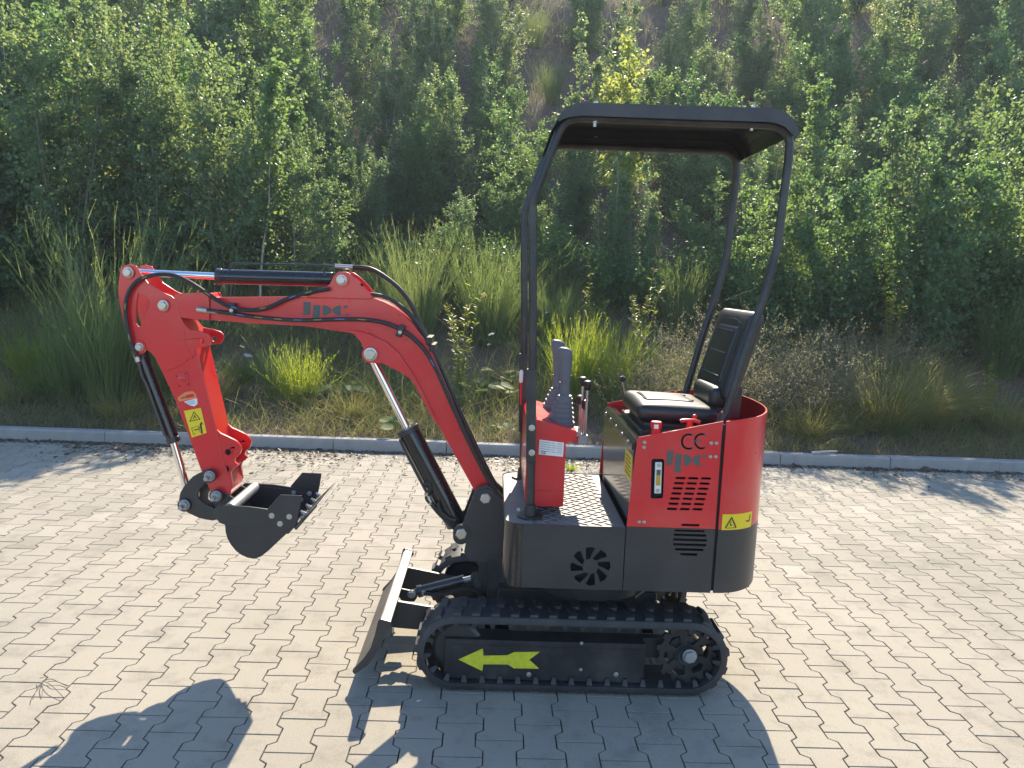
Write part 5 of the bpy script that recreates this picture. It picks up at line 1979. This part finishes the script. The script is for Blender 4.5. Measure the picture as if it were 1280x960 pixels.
shr = [shrub_meshes(70 + i, h_, r_, 2600, .05, L_SHR) for i, (h_, r_) in enumerate(((.9, .75), (.7, .9), (1.15, .65)))]
G_SHR = "low shrubs at the foot of the saplings"
for (px, Y, sc) in ((-30, 10.2, 1.2), (40, 10.6, 1.1), (95, 11.2, 1.0), (235, 10.9, .9), (300, 11.0, .75), (345, 10.4, .7), (430, 10.8, .85), (500, 10.9, 1.0), (560, 10.6, 1.0), (620, 10.9, .9), (700, 11.1, .8), (760, 11.0, .9), (830, 10.9, 1.0), (880, 10.7, .9), (950, 10.6, .9), (1005, 10.4, 1.1), (1070, 10.3, 1.0), (1180, 10.0, 1.1), (1240, 9.6, 1.2), (1290, 9.2, 1.2), (1340, 8.9, 1.1)):
    q = at(px, 330, Y)
    st_m, lv_m = shr[int(vr.integers(0, 3))]
    plant("shrub", [("stems", st_m), ("leaves", lv_m)], (q.x, Y, float(h_bank(q.x, Y)) - .02), "low dark green leafy shrub at the foot of the saplings " + ("left of the boom" if px < 470 else "behind the boom and canopy" if px < 900 else "right of the canopy"), "shrub", G_SHR + (" left of the boom" if px < 470 else " behind the machine" if px < 900 else " on the right"), vr.uniform(0, 6.28), sc * vr.uniform(.85, 1.15))


# broom: fans of thin green switches with side shoots
def broom_mesh(seed, H, R, n_, m_, nm="switches", droop=.18, twigs=9, w=.007):
    r = np.random.default_rng(seed)
    a = r.uniform(0, 6.28, n_)
    rad_ = np.sqrt(r.random(n_)) * R * .22
    base = np.stack([np.cos(a) * rad_, np.sin(a) * rad_, np.zeros(n_)], 1)
    a2 = a + r.normal(0, .5, n_)
    lean = np.abs(r.normal(0, .30, n_)) * R / H * 1.35
    d = np.stack([np.cos(a2) * lean, np.sin(a2) * lean, np.ones(n_)], 1)
    d /= np.linalg.norm(d, axis=1, keepdims=True)
    bend = np.stack([np.cos(a2) * droop, np.sin(a2) * droop, -droop * .5 * np.ones(n_)], 1) * r.uniform(.2, 1.3, n_)[:, None]
    ln = H * r.uniform(.45, 1.08, n_)
    V1, F1, P = strips(base, d, bend, ln, np.full(n_, w), 5, r)
    lst = [(V1, F1)]
    f = np.linspace(0, 1, 6)
    tb, td, tl = [], [], []
    for k in range(twigs):
        ff = r.uniform(.25, .97, n_)
        tb.append(np.stack([[np.interp(ff[i], f, P[i, :, c]) for i in range(n_)] for c in range(3)], 1))
        dd = d + r.normal(0, .33, (n_, 3))
        dd[:, 2] = np.abs(dd[:, 2]) + .35
        td.append(dd / np.linalg.norm(dd, axis=1, keepdims=True))
        tl.append(H * r.uniform(.06, .22, n_) * (1.1 - .6 * ff))
    tb, td, tl = np.concatenate(tb), np.concatenate(td), np.concatenate(tl)
    V2, F2, _ = strips(tb, td, td * 0 + r.normal(0, .06, tb.shape), tl, np.full(len(tb), w * .75), 2, r)
    lst.append((V2, F2))
    # tiny leaflets
    k = len(tb)
    cc = tb + td * tl[:, None] * r.uniform(.2, 1, (k, 1))
    V3, F3 = kites(cc, td + r.normal(0, .6, (k, 3)), r.normal(0, 1, (k, 3)), r.uniform(.012, .022, k), r.uniform(.006, .010, k))
    lst.append((V3, F3))
    V, F = merge(lst)
    return arr_mesh(nm, V, F, m_)


def broom(px, py, mesh, label, sc=1.0, rz=0.0, name="broom_bush", group=None, cat="bush"):
    q = bank_hit(px, py)
    return plant(name, [(mesh.name.split('.')[0], mesh)], (q.x, q.y, q.z - .02), label, cat, group, rz, sc)


br_a = broom_mesh(1, 1.9, .8, 300, L_BROOM)
br_b = broom_mesh(2, 1.5, .9, 300, L_BROOM)
br_c = broom_mesh(3, 1.05, .55, 240, L_BROOMY)
br_d = broom_mesh(4, .62, .45, 160, L_BROOMY)
broom(140, 512, br_a, "tall pale green broom bush left of the raised arm", (1.05, 1.05, 1.02))
broom(205, 500, br_b, "green broom bush close behind the red arm head plate", .95, 1.0)
broom(40, 478, br_d, "low green broom tuft near the left edge of the photo", 1.0, 2.0)
broom(95, 505, br_b, "dull green broom half hidden left of the tall pale one", .7, 3.0)
broom(375, 508, br_d, "small bright yellow green broom under the middle of the boom", 1.05, .4)
broom(345, 500, br_b, "dark low broom left of the small bright one under the boom", .45, 1.4)
broom(520, 440, br_a, "broad green broom bush behind the bend of the boom", .85, 2.2)
broom(610, 430, br_b, "green broom bush just left of the front canopy post", 1.0, 3.3)
broom(470, 420, br_b, "dark green broom behind the boom's cylinder lug", .7, 4.2)
broom(715, 505, br_c, "bright sunlit broom bush behind the joysticks", .95, 1.9)
broom(765, 505, br_c, "bright sunlit broom bush left of the seat cushion", .85, 5.1)
broom(690, 430, br_b, "dim green broom in the shade seen between canopy post and seat", .6, 5.5)
broom(850, 420, br_b, "shaded broom behind the backrest of the seat", .75, .9)
broom(1010, 410, br_a, "dark green broom bush right of the rear canopy post", .72, .2)
broom(1055, 400, br_b, "shaded broom behind the pale dry bush", .75, 2.9)
broom(1250, 470, br_b, "dark broom bush at the right edge above the kerb", .8, 4.4)
# grassy hummocks higher on the red clearing
for (px, py, lab, sc) in ((690, 130, "green broom tuft alone on the reddish clearing above the boom", .75), (668, 60, "dull broom tuft high on the reddish clearing left of the canopy", .8), (1212, 60, "dull broom tuft high on the bank at upper right", .7)):
    broom(px, py, br_b, lab, sc, 1.0)


# pale dry bush: arching twigs with tiny greyish leaves
def dry_bush(seed, H, R, n_, m_):
    r = np.random.default_rng(seed)
    a = r.uniform(0, 6.28, n_)
    base = np.stack([np.cos(a), np.sin(a), np.zeros(n_)], 1) * (r.random(n_) * R * .4)[:, None]
    lean = r.uniform(.1, 1.2, n_)
    d = np.stack([np.cos(a) * lean, np.sin(a) * lean, np.ones(n_)], 1)
    d /= np.linalg.norm(d, axis=1, keepdims=True)
    bend = np.stack([np.cos(a) * .35, np.sin(a) * .35, -.45 * np.ones(n_)], 1) * r.uniform(.3, 1.1, n_)[:, None]
    ln = H * r.uniform(.6, 1.35, n_)
    V1, F1, P = strips(base, d, bend, ln, np.full(n_, .007), 6, r)
    f = np.linspace(0, 1, 7)
    tb, td, tl = [], [], []
    for k in range(16):
        ff = r.uniform(.2, 1, n_)
        tb.append(np.stack([[np.interp(ff[i], f, P[i, :, c]) for i in range(n_)] for c in range(3)], 1))
        dd = d * .6 + r.normal(0, .5, (n_, 3))
        td.append(dd / np.linalg.norm(dd, axis=1, keepdims=True))
        tl.append(H * r.uniform(.08, .24, n_))
    tb, td, tl = np.concatenate(tb), np.concatenate(td), np.concatenate(tl)
    V2, F2, P2 = strips(tb, td, td * 0 + np.array([0, 0, -.15]), tl, np.full(len(tb), .004), 2, r)
    L3 = []
    for k in range(7):
        cc = tb + td * tl[:, None] * r.uniform(.1, 1, (len(tb), 1))
        L3.append(kites(cc, td + r.normal(0, .8, tb.shape), r.normal(0, 1, tb.shape), r.uniform(.010, .022, len(tb)), r.uniform(.005, .010, len(tb))))
    Vt, Ft = merge([(V1, F1), (V2, F2)])
    Vl, Fl = merge(L3)
    return arr_mesh("twigs", Vt, Ft, M_TWIG), arr_mesh("leaves", Vl, Fl, m_)


tw_m, dl_m = dry_bush(9, 1.0, .8, 110, L_DRY)
for (px, py, sc, lab, rz) in ((855, 520, .95, "pale dry twiggy bush behind the seat cushion", 0), (985, 520, 1.05, "pale dry twiggy bush right of the red rear shell", 2), (925, 500, 1.1, "tall pale dry bush directly behind the backrest", 4), (1090, 470, .75, "thin grey dry weed bush above the olive grass clump", 1.0)):
    q = bank_hit(px, py)
    plant("dry_bush", [("twigs", tw_m), ("leaves", dl_m)], (q.x, q.y, q.z), lab, "bush", None, rz, sc)


def tuft(seed, n_, H, R, m_, w=.007, lean=.8, droop=.7, nm="blades"):
    r = np.random.default_rng(seed)
    a = r.uniform(0, 6.28, n_)
    base = np.stack([np.cos(a), np.sin(a), np.zeros(n_)], 1) * (np.sqrt(r.random(n_)) * R)[:, None]
    a2 = a + r.normal(0, .6, n_)
    ll = np.abs(r.normal(0, lean, n_))
    d = np.stack([np.cos(a2) * ll, np.sin(a2) * ll, np.ones(n_)], 1)
    d /= np.linalg.norm(d, axis=1, keepdims=True)
    bend = np.stack([np.cos(a2), np.sin(a2), -1.0 * np.ones(n_)], 1) * (droop * r.uniform(.1, .9, n_))[:, None]
    V, F, _ = strips(base, d, bend, H * r.uniform(.4, 1.1, n_), np.full(n_, w), 5, r)
    return arr_mesh(nm, V, F, m_)


tf_a = tuft(31, 900, 1.0, .25, L_OLIVE, lean=.45, droop=.55)
tf_b = tuft(32, 420, .55, .14, L_OLIVE, lean=.5, droop=.5)
tf_c = tuft(33, 420, .6, .16, L_GREEN, lean=.45, droop=.45)
for (px, py, me, sc, lab, rz) in ((1100, 535, tf_a, 1.0, "large arching olive grass clump right of the excavator", 0), (1160, 530, tf_a, .85, "arching olive grass clump, right one of the two large ones", 2), (1060, 540, tf_b, 1.1, "small olive grass clump between dry bush and large grass clump", 1), (1120, 548, tf_c, .45, "small bright green tuft at the kerb below the olive grass", 3), (1200, 545, tf_c, .4, "small bright green tuft at the kerb, nearer the right edge", 3), (1245, 540, tf_b, 1.2, "olive grass clump at the right edge of the photo behind the kerb", 2), (1010, 548, tf_b, .9, "straw coloured grass clump just right of the red rear shell", 3), (1130, 500, tf_b, 1.5, "upright straw coloured grass between the two large olive clumps", 1), (150, 525, tf_b, .8, "straw coloured grass at the foot of the tall broom", 5), (20, 505, tf_b, .9, "dry grass clump at the left edge behind the kerb", 2), (60, 500, tf_c, .8, "green grass clump left of the tall broom", 2), (270, 500, tf_b, .9, "dry grass clump behind the bucket cylinder", 2), (440, 525, tf_b, .8, "straw coloured grass clump left of the boom cylinder", 4), (300, 480, tf_c, .7, "grass clump under the raised boom", 5)):
    q = bank_hit(px, py)
    plant("grass_clump", [("blades", me)], (q.x, q.y, q.z - .01), lab, "grass clump", None, rz, sc)

# loose grass and dead stalks over the whole bank: nobody could count it
def grass_field(name, n_, xr, yr, H, m_, seed, w=.006, yb=1.0):
    r = np.random.default_rng(seed)
    x = r.uniform(xr[0], xr[1], n_)
    y = yr[0] + (yr[1] - yr[0]) * r.random(n_) ** yb
    # patchy cover
    dens = np.sin(x * 2.1 + y * 1.3) + np.sin(x * .8 - y * 2.3 + 1) + np.sin(x * 4.3 + 2 * y) * .5
    k = dens + r.normal(0, 1.0, n_) > -.7
    x, y = x[k], y[k]
    n_ = len(x)
    base = np.stack([x, y, h_bank(x, y) - .01], 1)
    d = r.normal(0, .45, (n_, 3))
    d[:, 2] = 1
    d /= np.linalg.norm(d, axis=1, keepdims=True)
    bend = r.normal(0, .3, (n_, 3))
    bend[:, 2] = -.3
    hh = H * r.gamma(4, .25, n_) * np.clip(.45 + (y - 6.78) * .5, .3, 1.0)
    V, F, _ = strips(base, d, bend, hh, np.full(n_, w), 3, r)
    o = bpy.data.objects.new(name, arr_mesh(name, V, F, m_))
    COL.objects.link(o)
    return tag(o, None, None, None, "stuff")


o = grass_field("dry_grass", 75000, (-6.5, 7.0), (6.82, 11.5), .34, L_GRASS, 41, yb=1.25)
tag(o, "dry brown and green grass covering the lower bank", "grass")
o = grass_field("green_grass", 42000, (-9, 10), (7.6, 13.0), .42, L_GREEN, 42)
tag(o, "taller green grass in front of the saplings", "grass")
o = grass_field("hill_grass", 34000, (-16, 18), (12.5, 26.0), .5, L_GRASS, 43, w=.011)
tag(o, "sparse grass on the reddish upper bank between the saplings", "grass")

# dead leaves on paving and verge
r = np.random.default_rng(61)
n_ = 11000
x = r.uniform(-5.5, 6.2, n_)
y = KERB_Y + .0 - np.abs(r.normal(0, .30, n_)) ** 1.15
patch = np.sin(x * 1.7) + np.sin(x * 3.9 + 1.3) * .7 + np.sin(x * .6 + 2)
k = (patch + r.normal(0, .9, n_) > .1) | (y > KERB_Y - .10)
x, y = x[k], y[k]
c1 = np.stack([x, y, np.full(len(x), .003)], 1)
n2 = 3000
x2 = r.uniform(-6, 6.5, n2)
y2 = r.uniform(6.82, 8.6, n2)
c2 = np.stack([x2, y2, h_bank(x2, y2) + .01], 1)
cc = np.concatenate([c1, c2])
A = r.normal(0, 1, cc.shape)
A[:, 2] *= .12
nn = r.normal(0, .25, cc.shape)
nn[:, 2] = 1
ln = r.gamma(4, .0062, len(cc))
V, F = kites(cc, A, nn, ln, ln * r.uniform(.3, .7, len(cc)), .5)
V[:, 2] = np.where(V[:, 1] < KERB_Y, np.maximum(V[:, 2], .0015), V[:, 2])
o = bpy.data.objects.new("leaf_litter", arr_mesh("leaf_litter", V, F, L_LITTER))
COL.objects.link(o)
tag(o, "brown dead leaves and crumbs strewn along the kerb", "leaf litter", None, "stuff")


# wild carrot: thin stem and flat white umbel
def umbel(seed):
    r = np.random.default_rng(seed)
    C = []
    for i in range(34):
        a, q = i * 2.4, math.sqrt(i / 34) * .05
        for k in range(7):
            C.append((math.cos(a) * q + r.normal(0, .004), math.sin(a) * q + r.normal(0, .004), -.3 * q * q / .05 + r.normal(0, .0015)))
    C = np.array(C)
    n_ = r.normal(0, .3, C.shape)
    n_[:, 2] = 1
    A = r.normal(0, 1, C.shape)
    A[:, 2] *= .2
    return arr_mesh("flower_head", *kites(C, A, n_, np.full(len(C), .011), np.full(len(C), .011)), L_FLOWER)


um = umbel(3)
st_me = arr_mesh("stem", *limb_tubes([(np.array([[0, 0, -1.], [.01, 0, -.5], [0, 0, 0]]), .004, .002)] + [(np.array([[0, 0, -.05], [math.cos(a) * .02, math.sin(a) * .02, -.02], [math.cos(a) * .04, math.sin(a) * .04, -.004]]), .0012, .0008) for a in np.arange(0, 6.28, .7)], 4), L_GREEN)
for (px, py, Y, sc, lab) in ((310, 444, 8.4, .9, "largest white umbel flower under the raised boom"), (303, 433, 8.6, .5, "small white umbel flower just above the largest one under the boom"), (268, 463, 8.0, .55, "white umbel flower beside the lit edge of the red arm"), (301, 469, 8.0, .3, "tiny white umbel below the largest one under the boom"), (614, 417, 8.2, .62, "white umbel flower right of the yellow flowering weed"), (611, 430, 8.1, .35, "small white umbel just below the one beside the yellow flowering weed"), (692, 403, 8.8, .4, "white umbel flower above the joysticks, lower of two"), (683, 390, 8.9, .3, "white umbel flower above the joysticks, upper of two"), (404, 500, 7.6, .55, "white flower at the foot of the small bright broom"), (60, 463, 8.0, .3, "tiny white umbel near the left edge of the photo"), (757, 474, 8.0, .4, "white umbel flower left of the seat cushion")):
    q = at(px, py, Y)
    e_ = plant("wild_carrot", [("stem", st_me), ("flower_head", um)], q, lab, "flower", "white wild carrot flowers", vr.uniform(0, 6), sc, (.35, vr.normal(0, .2)))
    zg = float(h_bank(q.x, Y))
    e_.children[0].scale = (1, 1, max(.05, (q.z - zg) / sc))


# broad-leaved ground plants: every leaf its own piece
def disc_leaf():
    p = Part()
    n_ = 12
    ring = [(math.cos(a) * .5 * (1 + .10 * math.sin(3 * a + 1)) + .42, math.sin(a) * .46 * (1 + .08 * math.sin(5 * a)), .06 * math.cos(2 * a) + .05) for a in (2 * math.pi * k / n_ for k in range(n_))]
    c = p.bm.verts.new((.40, 0, .0))
    vs = [p.bm.verts.new(q) for q in ring]
    for i in range(n_):
        p.bm.faces.new([c, vs[i], vs[(i + 1) % n_]])
    me = p.build("leaf", L_BUTTER, None, angle=60)
    d = me.data
    bpy.data.objects.remove(me)
    return d


lf_me = disc_leaf()
pet = arr_mesh("stalk", *limb_tubes([(np.array([[0, 0, -.02], [math.cos(a) * .05, math.sin(a) * .05, .10], [math.cos(a) * .12, math.sin(a) * .12, .17]]), .005, .003) for a in np.arange(0, 6.28, .8)], 4), L_GREEN)
for (px, py, sc, lab, nl) in ((605, 490, 1.1, "broad leaved plant between boom and canopy post, uppermost of the patch", 9), (628, 508, 1.1, "broad leaved plant beside the front canopy post", 9), (588, 508, 1.0, "broad leaved plant close behind the boom hoses", 8), (640, 485, .9, "broad leaved plant just behind the canopy post", 7), (405, 508, .9, "broad leaved plant at the foot of the small bright broom", 6), (452, 502, 1.0, "broad leaved plant left of the boom cylinder rod", 7), (497, 542, .8, "low green broad leaved weed at the kerb beside the boom cylinder", 6), (618, 545, .6, "small yellow green weed at the kerb left of the console", 5)):
    q = bank_hit(px, py)
    e_ = plant("butterbur", [("stalks", pet)], (q.x, q.y, q.z), lab, "plant", None, vr.uniform(0, 6), sc)
    for k in range(nl):
        o = bpy.data.objects.new("leaf", lf_me)
        COL.objects.link(o)
        o.parent = e_
        a = k * 2.4 + vr.normal(0, .3)
        s_ = vr.uniform(.10, .19)
        rr_ = .03 + .03 * k
        o.location = (math.cos(a) * rr_, math.sin(a) * rr_, vr.uniform(.10, .24))
        o.scale = (s_, s_, s_)
        o.rotation_euler = (vr.normal(0, .25), vr.normal(.05, .25), a)


# tall yellow-flowering weed beside the boom
def weed(seed, H):
    r = np.random.default_rng(seed)
    segs, C, A, Fc = [], [], [], []
    for i in range(7):
        a, l_ = r.uniform(0, 6.28), r.uniform(.03, .22)
        h_ = H * r.uniform(.6, 1.0)
        pts = np.array([[0, 0, 0], [math.cos(a) * l_ * .4, math.sin(a) * l_ * .4, h_ * .5], [math.cos(a) * l_, math.sin(a) * l_, h_]])
        segs.append((pts, .006, .0025))
        for k in range(70):
            f = r.uniform(.12, .97)
            b0 = np.array([np.interp(f, [0, .5, 1], pts[:, c]) for c in range(3)])
            C.append(b0)
            q = r.uniform(0, 6.28)
            A.append((math.cos(q), math.sin(q), .35))
        for k in range(5 if i < 4 else 1):
            q = r.uniform(0, 6.28)
            tip = pts[2] + np.array([math.cos(q) * .035, math.sin(q) * .035, r.uniform(-.06, .04)])
            segs.append((np.array([pts[2] + [0, 0, -.1], tip]), .002, .001))
            Fc.append(tip)
    C, A = np.array(C), np.array(A)
    ln = r.uniform(.04, .08, len(C))
    lv = kites(C, A, r.normal(0, .3, C.shape) + [0, 0, 1], ln, ln * .22)
    fl = np.repeat(np.array(Fc), 9, 0)
    fv = kites(fl + r.normal(0, .006, fl.shape), r.normal(0, 1, fl.shape) * [1, 1, .3], r.normal(0, .3, fl.shape) + [0, 0, 1], np.full(len(fl), .016), np.full(len(fl), .007))
    return [("stems", arr_mesh("stems", *limb_tubes(segs, 5), L_OLIVE)), ("leaves", arr_mesh("leaves", *lv, L_BROOMY)), ("flowers", arr_mesh("flowers", *fv, L_FLOWY))]


wd_ = weed(5, 1.35)
for (px, py, sc, lab) in ((576, 500, 1.05, "tall yellow flowering weed behind the boom hoses"), (735, 470, .9, "yellow flowering weed stalk above the control levers"), (800, 470, .95, "thin weed stalk left of the rear canopy post"), (1232, 540, .62, "weed with a yellow flower near the right edge"), (1108, 470, .95, "tall thin weed stalk behind the olive grass")):
    q = bank_hit(px, py)
    plant("ragwort", wd_, (q.x, q.y, q.z), lab, "weed", None, vr.uniform(0, 6), sc)
q = atz(713, 588, 0.0)
q.y = min(q.y, KERB_Y - .06)
plant("paving_weed", [("leaves", tuft(77, 40, .09, .03, L_BROOMY, w=.012, lean=.7, droop=.4, nm="leaves"))], q, "tiny yellow green weed at the kerb seen between console and seat box", "weed")

# twig and scraps on the paving
tl = [[(54, 852), (53.5, 860), (52.5, 872)], [(54, 852), (64, 852.5), (75, 854), (86, 858)], [(60, 853.5), (70, 856), (84, 859)], [(54, 853), (65, 862), (79, 873)], [(54, 853), (47, 866), (41, 877)], [(50, 851), (54, 853), (57, 849)]]
p = Part()
for j, ln_ in enumerate(tl):
    pts = [atz(a, b2, 0.004) for a, b2 in ln_]
    for i, v in enumerate(pts):
        v.z = 0.004 + .010 * (1 if i == 1 else 0) + (.03 if i == 0 else 0) * 0 + .002 * j
    p.tube(pts, 0.0013, 6, 4)
tg = p.build("dry_twig", M_TWIG, None)
tag(tg, "dark forked dry twig lying on the sunlit paving at lower left", "twig")
p = Part()
a, b2 = bank_hit(1008, 566), bank_hit(1034, 561)
p.tube([Vector((a.x, KERB_Y + .06, .112)), Vector(((a.x + b2.x) / 2, KERB_Y + .07, .122)), Vector((b2.x, KERB_Y + .09, .125))], 0.013, 8, 3, r_end=.008)
tag(p.build("pale_stick", mat("bleached_wood", (0.55, 0.5, 0.42), 0.8, noise=.2), None), "short bleached stick lying on the kerb right of the excavator", "stick")
p = Part()
q = atz(524, 877, 0.002)
p.face([q + Vector((-.010, -.004, 0)), q + Vector((.008, .004, .003)), q + Vector((.011, .010, .001)), q + Vector((-.007, .004, .004))])
tag(p.build("leaf_scrap", M_WHITE, None), "tiny pale scrap on the shaded paving in front of the track", "scrap")

# ------------------------------------------------------------------ thin scattering volume added to imitate lens glare over the background
p = Part()
p.box(-62, 62, -31, 52, -1.5, 23)
hz = p.build("glare_veil", M_VOID, None)
hz.data.materials.clear()
mh = bpy.data.materials.new("glare_veil_scatter")
mh.use_nodes = True
mh.node_tree.nodes.remove(mh.node_tree.nodes["Principled BSDF"])
pv_ = mh.node_tree.nodes.new("ShaderNodeVolumePrincipled")
pv_.inputs["Color"].default_value = (0.78, 0.90, 1.0, 1)
pv_.inputs["Density"].default_value = 0.0014
pv_.inputs["Anisotropy"].default_value = 0.3
mh.node_tree.links.new(pv_.outputs[0], mh.node_tree.nodes["Material Output"].inputs["Volume"])
hz.data.materials.append(mh)
tag(hz, "thin bluish scattering volume added to imitate lens glare", "glare_veil", None, "stuff")
